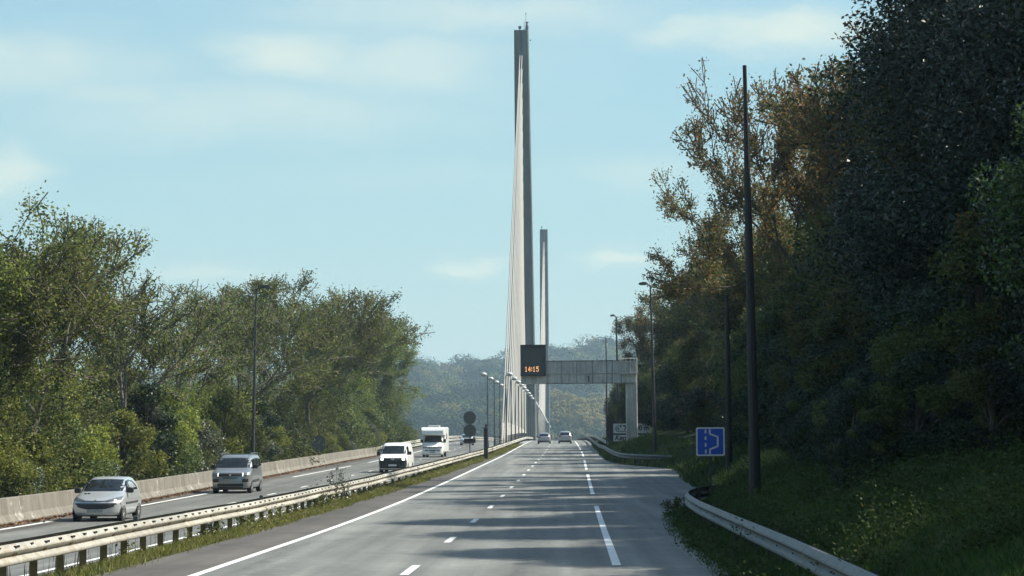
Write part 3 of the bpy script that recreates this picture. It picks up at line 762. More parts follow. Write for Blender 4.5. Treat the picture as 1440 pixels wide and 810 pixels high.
big = np.sin(d * .8) + np.sin(d * .33 + 1) + np.sin(d * 2.1) * .6
s = s * (1 + .25 * big) + .12
dens = np.interp(d, [30, 36, 44, 60, 75, 300], [.06, .10, .3, .6, 1, 1])
keep = (s < .95) & (s > -1.3) & (rng.random(n) < dens)
d, s = d[keep], s[keep]; n = len(d)
x = ctr(d) + MEDR(d) + s
zz = lz(d) - .02 + (rz(d) - lz(d)) * np.clip((s + 1.6) / 1.7, 0, 1)
pts = np.stack([x, d, zz], -1)
me = blades('median_grass', pts, .03, .16, .006, M['grass_dry'], .7, 3)
tag(link('median_grass', me), 'sunlit yellow green grass under the central guard rail', 'grass', kind='stuff')
# dry stems under the rail
n = 120; d = 34 + 34 * rng.random(n); x = ctr(d) + MEDR(d) - rng.uniform(.3, .75, n)
pts = np.stack([x, d, lz(d) + .0 + (rz(d) - lz(d)) * .5], -1)
tag(link('dry_stems', blades('dry_stems', pts, .25, .62, .006, M['stalk'], .08, 4)), 'thin dark dry stems standing under the central guard rail', 'weeds', kind='stuff')
# weeds : mixed small leaves along the median and the right road edge
def weeds(name, centres, r, n, size, mat, label, seed):
    g = np.random.default_rng(seed)
    c = np.repeat(np.array([p for p in centres]), n, 0)
    rr_ = np.repeat(np.array(r), n)
    o = g.normal(size=(len(c), 3)) * rr_[:, None] * np.array([.45, .6, .4]); o[:, 2] = np.abs(o[:, 2]) * 1.3
    v, q = leaf_quads(c + o, size, g)
    tag(link(name, np_mesh(name, v, quads=q, mats=[mat])), label, 'weeds', kind='stuff')
cs = []; rs = []
for d in np.arange(46, 300, 1.1):
    if rr.random() < np.interp(d, [46, 58, 70, 90], [.25, .5, .95, 1]):
        cs.append((ctr(d) + MEDR(d) + rr.uniform(-.55, .55), d, rz(d) - .12)); rs.append(rr.uniform(.18, .55))
weeds('verge_weeds', cs, rs, 170, .07, M['grass_dry'], 'leafy weeds growing along the central guard rail', 17)
cs = []; rs = []
for d in np.arange(26, 80, .5):
    cs.append((EDGE(d) + rr.uniform(-.1, 1.0), d, rz(d) + .02)); rs.append(rr.uniform(.12, .4))
for k in range(430):
    d = 26 + 64 * rr.random() ** 1.5; x = EDGE(d) + rr.uniform(.8, 6.5); cs.append((x, d, ground_z(x, d))); rs.append(rr.uniform(.15, .6))
weeds('bank_weeds', cs, rs, 170, .06, M['grass'], 'low leafy weeds on the right bank and road edge', 18)
# tall grass tufts on the bank, coloured pale to stand for sunlit strips
cs = []
pts = []
for k in range(5200):
    t = rr.random(); d = 86 + 10 * t + rr.uniform(-1, 1); x = EDGE(d) + .1 + 2.5 * rr.random()
    pts.append((x, d, ground_z(x, d)))
tag(link('tall_grass', blades('tall_grass', np.array(pts), .25, .75, .012, M['grass_dry'], .5, 9)), 'tall grass tufts coloured pale as if sunlit behind the blue sign', 'grass', kind='stuff')
# fallen leaves along the concrete wall
n = 9000; d = 55 + 200 * rng.random(n); x = WALLX(d) + .34 + np.abs(rng.normal(size=n)) * .22
pts = np.stack([x, d, lz(d) + .025], -1)
v, q = leaf_quads(pts, .12, rng); v[:, 2] = np.clip(v[:, 2], np.repeat(lz(d) + .008, 4), None)
tag(link('fallen_leaves', np_mesh('fallen_leaves', v, quads=q, mats=[M['litter']])), 'brown fallen leaves drifted along the foot of the concrete wall', 'leaves', kind='stuff')

# tall weed over the rail
def weed_plant(px, d, h, leaves, label, spread=.35, mat='lv_grey'):
    X = (px - 785) * d / F; z = rz(d) - .2
    t = empty('weed', (X, d, z)); tag(t, label, 'weed')
    g = np.random.default_rng(int(px)); mb = MB(); C = []
    for k in range(9):
        a = g.uniform(0, 6.28); q = g.uniform(.3, 1) * spread; hh = h * g.uniform(.6, 1)
        mb.poly_tube([(0, 0, 0), (q * .35 * math.cos(a), q * .35 * math.sin(a), hh * .55), (q * math.cos(a), q * math.sin(a), hh)], [.012, .009, .004], 4)
        for j in range(leaves // 9):
            f = g.uniform(.3, 1.02); C.append((q * f * math.cos(a) + g.normal() * .06, q * f * math.sin(a) + g.normal() * .06, hh * f + g.normal() * .03))
    mb.build('stem', M['stalk'], t)
    v, qd = leaf_quads(np.array(C), .085, g)
    link('leaves', np_mesh('leaves', v, quads=qd, mats=[M[mat]]), t)
weed_plant(470, 84, 1.55, 300, 'tall weed with many small leaves poking over the central guard rail', .55)
weed_plant(486, 86, 1.45, 130, 'thin weed beside the tall one over the central guard rail', .4)
weed_plant(447, 82, 1.1, 160, 'low straggly weed left of the tall one at the central guard rail', .6)
weed_plant(300, 57, .62, 240, 'small dark weed at the foot of the rail posts near the front', .3, 'lv_green')
weed_plant(343, 62.5, .55, 200, 'small leafy weed between rail posts farther along', .35, 'lv_green')
weed_plant(451, 79, .7, 500, 'leafy bush on the road side of the central guard rail', .5, 'lv_green')
weed_plant(945, 76, .65, 420, 'leafy weed on the road edge where the near rail curls away', .4, 'lv_green')

# ------------------------------------------------------------------ guard rails
WPROF = [(-.004, 0), (.015, .004), (.080, .028), (.086, .05), (.080, .075), (.012, .135), (.0, .15), (.004, .166), (.078, .21), (.086, .228), (.078, .25), (.02, .318), (-.004, .33)]
def w_beam(path, zf, side, zb=.40):
    """path: list of (x,y); side +1: ribs bulge to the right of travel; closed sheet 4 mm thick"""
    n = len(WPROF); V = []; Q = []
    P = [Vector((p[0], p[1])) for p in path]; N = len(P)
    prof = [(u, z) for u, z in WPROF] + [(u - .006, z) for u, z in reversed(WPROF)]
    m = len(prof)
    for k, p in enumerate(P):
        t = (P[min(k + 1, N - 1)] - P[max(k - 1, 0)]).normalized(); nn = Vector((t.y, -t.x)) * side
        z0 = zf(p.x, p.y)
        for (u, z) in prof: V.append((p.x + nn.x * u, p.y + nn.y * u, z0 + zb + z))
    for k in range(N - 1):
        for i in range(m):
            j = (i + 1) % m
            Q.append((k * m + i, k * m + j, (k + 1) * m + j, (k + 1) * m + i))
    Q += [tuple(range(m)), tuple(range((N - 1) * m, N * m))]
    return V, Q
def rail_post(h=.70, arm=.0, armdir=1):
    mb = MB()
    mb.box(-.06, .06, -.03, -.024, -.5, h); mb.box(-.06, .06, .024, .03, -.5, h); mb.box(-.06, -.05, -.024, .024, -.5, h)   # C section
    if arm: mb.box(min(0, arm), max(0, arm), -.05, .05, h - .22, h - .06, .01)
    for zz in (h - .19, h - .11): mb.box(-.135, -.055, -.02, .02, zz, zz + .03)
    return mb
root = empty('guard_rail'); tag(root, 'double sided central guard rail, sunlit cream face towards the near lanes', 'guard rail')
ds = list(np.arange(26, 120, 2)) + list(np.arange(120, 1300, 8))
mz = lambda x, y: rz(y) - .06
wig = lambda d: .03 * math.sin(d * .21) + .02 * math.sin(d * .53)
pathf = [(ctr(d) + MEDR(d) + .08 + wig(d), d) for d in ds]; pathb = [(ctr(d) + MEDR(d) - .26 + wig(d), d) for d in ds]
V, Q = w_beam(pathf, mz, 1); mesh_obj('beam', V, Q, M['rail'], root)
V, Q = w_beam(pathb, mz, -1); mesh_obj('back_beam', V, Q, M['rail_r'], root, True)  # its shadow side comes from the dark rail colour
# post with the spacer arm that carries both beams, one mesh shared by all
mb = rail_post(.72, 0)
mb.box(-.13, .13, -.045, .045, .55, .62)
for yy in (-.07, .07): mb.box(.12, .21, yy - .02, yy + .02, .555, .60)
pm = bpy.data.meshes.new('post'); pm.from_pydata(mb.v, [], mb.f); pm.materials.append(M['rail_post']); pm.update()
pd = list(np.arange(28, 104, 2.0)) + list(np.arange(106, 346, 4.0))
for d in pd[:98]:
    o = link('post', pm, root); o.location = (ctr(d) + MEDR(d) - .09 + wig(d), d, rz(d) - .06)
mb = MB()
for d in pd[:60]:
    xx = ctr(d) + MEDR(d) + wig(d); z0 = rz(d) - .06 + .40
    for (o_, w_) in ((0, .17), (1.0, .10)):
        mb.box(xx + .10, xx + .158, d + o_ - w_, d + o_ - w_ * .2, z0 + .268, z0 + .300); mb.box(xx + .11, xx + .150, d + o_ + w_ * .4, d + o_ + w_ * .75, z0 + .268, z0 + .300)
tag(mb.build('bolts', M['black'], root), kind='stuff')
for d in (47.2, 66.2):
    mb = MB(); mb.box(-.05, .05, -.03, .03, 0, .11, .01); o = mb.build('reflector', M['sign_back'], root); o.location = (ctr(d) + MEDR(d) - .1, d, rz(d) + .655)

def simple_rail(name, path, zf, side, label, mat='rail_r', step=2.0, zb=.40, ph=.70, maxp=98):
    root = empty(name); tag(root, label, 'guard rail')
    # resample
    P = [Vector(p) for p in path]; pts = []
    for a, b in zip(P[:-1], P[1:]):
        n = max(1, int((b - a).length / 1.2))
        for i in range(n): pts.append(a.lerp(b, i / n))
    pts.append(P[-1])
    for _ in range(4): pts = [pts[0]] + [(pts[i - 1] + pts[i] * 2 + pts[i + 1]) / 4 for i in range(1, len(pts) - 1)] + [pts[-1]]
    V, Q = w_beam([(p.x, p.y) for p in pts], zf, side, zb); mesh_obj('beam', V, Q, M[mat], root)
    mb = rail_post(ph); me = bpy.data.meshes.new('post'); me.from_pydata(mb.v, [], mb.f); me.materials.append(M['lamp_pole']); me.update()
    acc = 0; cnt = 0
    for i in range(1, len(pts)):
        acc += (pts[i] - pts[i - 1]).length
        if acc >= step and cnt < maxp:
            acc = 0; cnt += 1; t = (pts[i] - pts[i - 1]).normalized(); nn = Vector((t.y, -t.x)) * -side
            o = link('post', me, root); p = pts[i] + nn * .1; o.location = (p.x, p.y, zf(p.x, p.y)); o.rotation_euler = (0, 0, math.atan2(t.y, t.x) - math.pi / 2)
    return root
rzz = lambda x, y: rz(y)
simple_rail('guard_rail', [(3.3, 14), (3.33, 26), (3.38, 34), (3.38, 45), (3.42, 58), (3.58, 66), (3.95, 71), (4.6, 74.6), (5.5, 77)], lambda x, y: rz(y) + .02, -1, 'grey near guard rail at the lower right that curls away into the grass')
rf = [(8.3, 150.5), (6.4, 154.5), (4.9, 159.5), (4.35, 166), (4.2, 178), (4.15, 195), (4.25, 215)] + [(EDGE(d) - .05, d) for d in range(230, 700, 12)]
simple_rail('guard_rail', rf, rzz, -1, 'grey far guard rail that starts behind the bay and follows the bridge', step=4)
simple_rail('guard_rail', [(EDGE(d) + .9, d) for d in range(232, 420, 8)], rzz, -1, 'second guard rail behind the far one at the bridge head', 'rail', step=4, zb=.6, ph=.95)
lf = [(WALLX(d) + (.35 if d > 246 else .5), d) for d in range(240, 700, 10)]
simple_rail('guard_rail', lf, lambda x, y: lz(y), 1, 'bright guard rail continuing the concrete wall behind the motorhome', 'rail', step=4, zb=.62, ph=.98)
simple_rail('guard_rail', [(p[0] + .02, p[1]) for p in lf], lambda x, y: lz(y), 1, 'lower guard rail beam under the bright one behind the motorhome', 'rail', step=8, zb=.16, ph=.5)

# ------------------------------------------------------------------ concrete wall on the left
def concrete_wall():
    prof = [(.30, 0), (.30, .08), (.16, .30), (.10, .82), (.085, .84), (-.085, .84), (-.10, .82), (-.16, .3), (-.3, 0), (-.3, -.5), (.3, -.5)]
    ds = [];
    for d in np.arange(0, 246, 6): ds += [(d, 0), (d + 5.94, 0), (d + 5.955, 1), (d + 5.985, 1)]
    V = []; Q = []; m = len(prof)
    for (d, g) in ds:
        x0 = WALLX(d); z0 = lz(d); k = .93 if g else 1
        for (u, z) in prof: V.append((x0 + u * k, d, z0 + (z * (.985 if g else 1) if z > 0 else z)))
    for r in range(len(ds) - 1):
        for i in range(m):
            j = (i + 1) % m; Q.append((r * m + i, (r + 1) * m + i, (r + 1) * m + j, r * m + j))
    Q += [tuple(range(m)), tuple(range((len(ds) - 1) * m, len(ds) * m))]
    tag(mesh_obj('concrete_barrier', V, Q, M['barrier']), 'long stained concrete safety wall beside the oncoming lanes', 'wall')
concrete_wall()

# ------------------------------------------------------------------ bridge
PY1, PY2 = 480., 960.
def bx(d): return (791 - 785) * d / F - 7.35         # line of the stay plane
bridge = empty('cable_stayed_bridge', (0, 0, 0)); tag(bridge, 'grey cable stayed bridge with two slender pylons and a fan of pale stays', 'bridge')
def pylon(d, xt, wt, xb, wb, ztop):
    s = d / F
    t = at(xt, 300, d).x; b = at(xb, 600, d).x
    wt *= s; wb *= s; mb = MB(); zs = [-40, -12, ztop * .3, ztop * .62, ztop]
    zb = EYE
    V = []
    for z in zs:
        f = max(0, min(1, (z - 0) / ztop)); c = b + (t - b) * f; w = (wb + (wt - wb) * f ** .8) / 2; dp = (2.6 - .9 * f)
        ch = .22
        V += [(c - w + ch, d - dp, z), (c + w - ch, d - dp, z), (c + w, d - dp + ch, z), (c + w, d + dp - ch, z), (c + w - ch, d + dp, z), (c - w + ch, d + dp, z), (c - w, d + dp - ch, z), (c - w, d - dp + ch, z)]
    Fs = [(r * 8 + i, r * 8 + (i + 1) % 8, r * 8 + 8 + (i + 1) % 8, r * 8 + 8 + i) for r in range(4) for i in range(8)] + [tuple(reversed(range(8))), tuple(range(32, 40))]
    return V, Fs, t
zt1 = at(735, 44, PY1).z; zt2 = at(764.5, 323, PY2).z
V, Fs, x1 = pylon(PY1, 735, 20.5, 741, 29, zt1); p1 = mesh_obj('pylon', V, Fs, M['pylon'], bridge)
V, Fs, x2 = pylon(PY2, 764.5, 11.2, 766.5, 13.5, zt2); p2 = mesh_obj('pylon', V, Fs, M['pylon'], bridge)
def mast(px0, py0, py1, d, r, parent, name, extra=()):
    a = at(px0, py0, d); b = at(px0, py1, d); mb = MB(); mb.tube(a - Vector((0, 0, .3)), b, r, r * .6, 6)
    for (pya, pyb, rr_) in extra:
        mb.tube(at(px0, pya, d), at(px0, pyb, d), rr_, rr_, 8)
    return mb.build(name, M['bridge_pole'], parent)
mast(731, 44, 40.5, PY1, .14, p1, 'dish_mast', [(40.5, 37, .32)])
mast(737, 44, 30, PY1, .06, p1, 'whip_antenna', [(43, 41.5, .18)])
mast(741, 44, 31, PY1, .22, p1, 'panel_antenna', [(32, 31, .34), (38, 36.5, .36), (40.6, 39.4, .42)])
mast(739.5, 44, 17, PY1, .05, p1, 'lightning_rod', [(20, 18.8, .12)])
mast(761.8, 323, 318.5, PY2, .12, p2, 'aircraft_light', [(320, 318.5, .28)])
mb = MB()
for sx in (724.2, 746): mb.tube(at(sx, 57.5, PY1), at(sx, 56, PY1), .15, .15, 6)
mb.build('aircraft_light', M['bridge_pole'], p1)
NS = 15
def stays(d0, xtop, ztop, sgn, reach):
    out = []
    for k in range(NS):
        f = (k + .5) / NS
        da = d0 + sgn * (12 + (reach - 12) * (1 - f))
        za = rz(da) + .6
        zt = ztop - 4.2 - (ztop * .60) * f ** 1.1 + 0
        mb = MB()
        for e in (-.3, .3):
            mb.tube((bx(da) + e, da, za), (xtop + e * .7, d0 + sgn * 1.7, zt), .10, .10, 6, False)
            mb.tube((bx(da) + e, da, za - .6), Vector((bx(da) + e, da, za)).lerp(Vector((xtop + e * .7, d0 + sgn * 1.7, zt)), .028), .2, .2, 8, False)
            mb.box(xtop + e * .7 - .22, xtop + e * .7 + .22, d0 + sgn * 1.7 - .2, d0 + sgn * 1.7 + .2, zt - .25, zt + .25)
        mb.build('stay_cable', M['stay'], bridge)
stays(PY1, x1 - .1, zt1, -1, 190); stays(PY1, x1 - .1, zt1, 1, 232); stays(PY2, x2, zt2, -1, 232); stays(PY2, x2, zt2, 1, 190)
# deck box under the road, from the abutment on
mb = MB(); ds = list(np.arange(330, 1400, 10)); m = 8; V = []
for d in ds:
    a, b, z = WALLX(d) - .6, EDGE(d) + 1.6, rz(d) - .03
    V += [(a, d, z - .05), (a, d, z - .8), (a + 4, d, z - 3.2), (b - 4, d, z - 3.2), (b, d, z - .8), (b, d, z - .05), (b - .8, d, z), (a + .8, d, z)]
mb.add(V, [(r * m + i, r * m + (i + 1) % m, r * m + m + (i + 1) % m, r * m + m + i) for r in range(len(ds) - 1) for i in range(m)] + [tuple(range(m)), tuple(reversed(range((len(ds) - 1) * m, len(ds) * m)))])
mb.build('deck', M['deck'], bridge)
mb = MB()                                        # low fence round the stay anchors
for s_ in (-.75, .75):
    for d in np.arange(284, 470, 4):
        mb.tube((bx(d) + s_, d, rz(d) - .1), (bx(d) + s_, d, rz(d) + 1.35), .035, .035, 5)
    for h in (.7, 1.3):
        mb.poly_tube([(bx(d) + s_, d, rz(d) + h) for d in np.arange(284, 470, 6)], .03, 5)
mb.build('anchor_fence', M['bridge_pole'], bridge)

# ------------------------------------------------------------------ street lamps
def bridge_lamp(sgn, h=8.3):
    t = empty('street_lamp')
    mb = MB(); mb.tube((0, 0, 0), (0, 0, h - .1), .085, .06, 8); mb.tube((0, 0, 0), (0, 0, .9), .12, .12, 8); mb.tube((0, 0, h - .12), (sgn * .45, 0, h - .02), .04, .035, 6)
    mb.build('pole', M['bridge_pole'], t)
    mb = MB(); mb.lathe([(.35, -.02), (.37, .02), (.33, .14), (.22, .24), (.06, .28)], (sgn * .42, 0, h), 14); mb.build('lamp_head', M['lamp_dome'], t, True)
    mb = MB(); mb.lathe([(.04, -.2), (.22, -.14), (.33, -.025)], (sgn * .42, 0, h), 14); mb.build('lens', M['lamp_glass'], t, True)
    return t
def dup(t, loc):
    r = t.copy(); COL.objects.link(r); r.location = loc
    for c in list(t.children):
        k = c.copy(); COL.objects.link(k); k.parent = r
    return r
protoR = bridge_lamp(1); protoL = bridge_lamp(-1)
GB = 'lamps along the middle of the bridge'
firstr = ['nearest lamp of the right hand row on the bridge', 'second lamp of the right hand row on the bridge', 'third lamp of the right hand row on the bridge']
firstl = ['nearest domed lamp of the left row, standing clear of the stays', 'second domed lamp standing clear left of the stays', 'third domed lamp standing clear left of the stays']
dl = [261, 287, 312, 336] + [336 + 25 * k for k in range(1, 33)]
for i, d in enumerate(dl):
    X = 6 * d / F - 6.25
    if d > 1090: X += ((d - 1090) / 100) ** 2 * .42
    lab = firstr[i] if i < 3 else 'domed lamp farther out in the receding right hand row on the bridge'
    o = protoR if i == 0 else dup(protoR, (0, 0, 0))
    o.location = (X, d, rz(d) - .1 + (((d - 1090) / 100) ** 2 * .18 if d > 1090 else 0)); tag(o, lab, 'street lamp', GB)
for i, d in enumerate(dl[:22]):
    X = 6 * d / F - 8.3
    lab = firstl[i] if i < 3 else 'domed lamp seen behind the stays in the left row on the bridge'
    o = protoL if i == 0 else dup(protoL, (0, 0, 0))
    o.location = (X, d, rz(d) - .1); tag(o, lab, 'street lamp', GB)

def lamp_post(px, pyb, pyt, pxt, d, r0, r1, label, head=0, headless=False, name='lamp_post', z_off=-.4, mat='lamp_pole'):
    b = at(px, pyb, d); t = at(pxt, pyt, d)
    root = empty(name, b); tag(root, label, 'lamp post' if head else 'pole')
    v = t - b
    mb = MB(); mb.tube(-v * .04, v * .12, r0 * 1.25, r0 * 1.2, 10); mb.poly_tube([v * f for f in (.1, .4, .7, .92)] + [v], [r0, r0 * .9 + r1 * .1, (r0 + r1) / 2, r1 * 1.1, r1], 10)
    mb.build('pole', M[mat], root, False)
    if head:
        s = 1 if head > 0 else -1
        mb = MB(); mb.tube(v - Vector((0, 0, .05)), v + Vector((head * .5, 0, .12)), r1 * .9, r1 * .8, 8); mb.build('arm', M[mat], root)
        mb = MB(); L = abs(head)
        P = []
        for (f, w, h0, h1) in ((.25, .1, .06, .16), (.4, .17, .02, .22), (.75, .2, 0, .22), (1.0, .17, .03, .17), (1.06, .1, .06, .13)):
            x = v.x + s * L * f
            P += [(x, v.y - w, v.z + h0), (x, v.y + w, v.z + h0), (x, v.y + w * .75, v.z + h1), (x, v.y - w * .75, v.z + h1)]
        mb.add(P, [(k * 4 + i, k * 4 + (i + 1) % 4, k * 4 + 4 + (i + 1) % 4, k * 4 + 4 + i) for k in range(4) for i in range(4)] + [(0, 1, 2, 3), (16, 17, 18, 19)])
        mb.build('lamp_head', M[mat], root)
    return root
lamp_post(1062, 691, 92, 1047, 58, .125, .05, 'tall black pole without a lamp head on the grass bank', mat='black_pole', name='pole')
lamp_post(1025.5, 655, 415, 1022, 98, .12, .09, 'dark pole half hidden in the trees, behind the tall black pole', mat='black_pole', name='pole')
lamp_post(921.5, 645, 401, 914.5, 161, .13, .055, 'tall lamp post with a flat head, behind the rail at the end of the bay', head=-.75)
lamp_post(870, 600, 445, 866.5, 250, .14, .07, 'lamp post with a flat head seen above the gantry beam', head=-.6)
lamp_post(854, 622, 475, 852, 235, .10, .045, 'thin dark pole passing behind the gantry beam', mat='lamp_pole', name='pole')
lamp_post(355.5, 640, 406, 360.5, 146.5, .10, .05, 'lamp post with a flat head in front of the trees behind the concrete wall', head=.9)
lamp_post(87, 690, 318, 91, 98, .085, .06, 'dark pole among the trees above the silver hatchback', mat='black_pole', name='pole')

# ------------------------------------------------------------------ gantry
def gantry():
    d = 215.; s = d / F
    def X(px): return at(px, 560, d).x
    def Z(py, px=820): return at(px, py, d).z
    root = empty('sign_gantry', (X(887), d, ground_z(X(887), d))); tag(root, 'weathered metal cantilever gantry carrying a dark message board over the road', 'gantry')
    inv = -Vector(root.location)
    def off(mb): mb.v = [tuple(Vector(v) + inv) for v in mb.v]; return mb
    mb = MB()
    zb = ground_z(X(887), d) - .6
    mb.box(X(880), X(896), d - .55, d + .55, zb, Z(525, 888), .06)
    off(mb).build('column', M['gantry'], root)
    mb = MB()
    mb.box(X(768.6), X(896), d - .75, d + .75, Z(526), Z(507.5), .02)
    mb.box(X(733), X(893), d - .7, d + .7, Z(539.5), Z(526.15), .02)
    off(mb).build('beam', M['gantry'], root)
    mb = MB()
    for px in (769.5, 790.5, 811.5, 833, 853, 861): mb.box(X(px) - .028, X(px) + .028, d - .765, d - .755, Z(525.8), Z(508.5))
    for px in (769.5, 790.5, 811.5, 833, 853, 861, 873.5): mb.box(X(px) - .028, X(px) + .028, d - .715, d - .705, Z(539), Z(527))
    mb.box(X(827), X(829), d - .72, d - .706, Z(537.5), Z(529))
    mb.box(X(769), X(896), d - .80, d - .756, Z(508.3), Z(507.3))
    mb.box(X(769), X(893), d - .752, d - .702, Z(539.4), Z(538.8))
    off(mb).build('panel_seam', M['gantry_dark'], root)
    mb = MB()
    for px in (872.5, 880, 886.5, 891.5, 895.5): mb.tube((X(px), d - .9, Z(526.4)), (X(px), d - .9, Z(504.8)), .045, .045, 6)
    for py in (505, 509.5, 525.5): mb.tube((X(872), d - .9, Z(py)), (X(896), d - .9, Z(py)), .045, .045, 6)
    for py in (505, 526): mb.tube((X(895.7), d - .9, Z(py)), (X(895.7), d + .9, Z(py)), .045, .045, 6)
    mb.box(X(871), X(896.5), d - .95, d - .78, Z(526.6), Z(525.9))
    off(mb).build('access_cage', M['gantry'], root)
    mb = MB(); x0, x1, z0, z1 = X(732.5), X(768), Z(529.3, 750), Z(485.5, 750)
    mb.box(x0, x1, d - 1.25, d - .3, z0, z1, .03)
    off(mb); brd = mb.build('message_board', M['black_sign'], root)
    mb = MB(); mb.box(x0 + .15, x1 - .15, d - 1.262, d - 1.246, z0 + .17, z1 - .36); off(mb).build('screen', M['screen'], brd)
    # hood and side lips round the screen
    mb = MB(); mb.box(x0, x1, d - 1.45, d - 1.252, z1 - .06, z1); mb.box(x0, x0 + .05, d - 1.4, d - 1.252, z0, z1 - .062); mb.box(x1 - .05, x1, d - 1.4, d - 1.252, z0, z1 - .062)
    off(mb).build('hood', M['black_sign'], brd)
    # amber dot matrix digits 14:15
    G = {'1': ['00100', '01100', '00100', '00100', '00100', '00100', '01110'], '4': ['00010', '00110', '01010', '10010', '11111', '00010', '00010'],
         '5': ['11111', '10000', '11110', '00001', '00001', '10001', '01110'], ':': ['0', '1', '1', '0', '1', '1', '0']}
    px0, px1 = X(738.6), X(758.0); py0 = Z(523.2, 748); hh = Z(516.0, 748) - py0
    cols = 21 + 4 * 1.6; cw = (px1 - px0) / cols; ch = hh / 7; x = px0
    for c in '14:15':
        g = G[c]; mb = MB()
        for r, row in enumerate(g):
            for q_, b in enumerate(row):
                if b == '1':
                    cx = x + (q_ + .5) * cw; cz = py0 + (6.5 - r) * ch
                    mb.box(cx - cw * .36, cx + cw * .36, d - 1.275, d - 1.264, cz - ch * .4, cz + ch * .4)
        x += (len(g[0]) + 1.6) * cw
        off(mb).build('digit' if c != ':' else 'colon', M['led'], brd)
gantry()

# ------------------------------------------------------------------ signs
def text(name, body, size, loc, mat, parent, shear=0, sx=1.0):
    cu = bpy.data.curves.new(name, 'FONT'); cu.body = body; cu.size = size; cu.extrude = .003; cu.shear = shear
    cu.materials.append(M[mat]); cu.offset = size * .025
    o = bpy.data.objects.new(name, cu); COL.objects.link(o); o.parent = parent
    o.location = loc; o.rotation_euler = (math.pi / 2, 0, 0); o.scale = (sx, 1, 1)
    bpy.context.view_layer.update()
    me = bpy.data.meshes.new_from_object(o.evaluated_get(bpy.context.evaluated_depsgraph_get()))
    k = link(name, me, parent); k.location = loc; k.rotation_euler = (math.pi / 2, 0, 0); k.scale = (sx, 1, 1)
    bpy.data.objects.remove(o); return k
def rounded(x0, x1, z0, z1, r, y0, y1):
    P = []
    for (cx, cz, a0) in ((x1 - r, z1 - r, 0), (x0 + r, z1 - r, 90), (x0 + r, z0 + r, 180), (x1 - r, z0 + r, 270)):
        for k in range(5):
            a = rad(a0 + 22.5 * k); P.append((cx + r * math.cos(a), cz + r * math.sin(a)))
    n = len(P); V = [(x, y0, z) for x, z in P] + [(x, y1, z) for x, z in P]
    return V, [tuple(range(n)), tuple(reversed(range(n, 2 * n)))] + [(i, n + i, n + (i + 1) % n, (i + 1) % n) for i in range(n)]
def stroke(mb, pts, w, y0, y1):
    for a, b in zip(pts[:-1], pts[1:]):
        a = Vector(a); b = Vector(b); t = (b - a).normalized(); n = Vector((-t.y, t.x)) * w / 2; e = t * w * .35
        A = [a - e + n, a - e - n, b + e - n, b + e + n]
        V = [(p.x, y0, p.y) for p in A] + [(p.x, y1, p.y) for p in A]
        mb.add(V, [(0, 1, 2, 3), (7, 6, 5, 4), (0, 4, 5, 1), (1, 5, 6, 2), (2, 6, 7, 3), (3, 7, 4, 0)])
def bay_sign():
    d = 79.5; s = d / F; c = at(999, 621, d); w = 20 * s
    zb = ground_z(c.x, d)
    root = empty('road_sign', (c.x, d, zb)); tag(root, 'square blue sign with a white lay-by diagram on a grey post', 'sign')
    cz = c.z - zb
    mb = MB(); V, Fs = rounded(-w, w, cz - w, cz + w, .06, -.02, .012); mb.add(V, Fs); pnl = mb.build('panel', M['sign_white'], root)
    mb = MB(); V, Fs = rounded(-w + .05, w - .05, cz - w + .05, cz + w - .05, .04, -.026, -.0205); mb.add(V, Fs); mb.build('blue_field', M['sign_blue'], pnl)
    k = w / 122.
    def P(x, y): return ((x - 304) * k, cz - (y - 196) * k)
    mb = MB()
    for (ya, yb) in ((95, 125), (150, 182), (207, 240), (265, 298)): stroke(mb, [P(263, ya + 5), P(263, yb - 5)], 14 * k, -.031, -.0265)
    pts = [P(299, 96), P(299, 130), P(366, 155), P(366, 236), P(299, 262), P(299, 298)]
    stroke(mb, pts, 15 * k, -.033, -.0268)
    mb.build('diagram', M['sign_white'], pnl)
    mb = MB(); mb.box(-.04, .04, .02, .08, -.4, cz + w * .8); mb.build('post', M['lamp_pole'], root)
bay_sign()
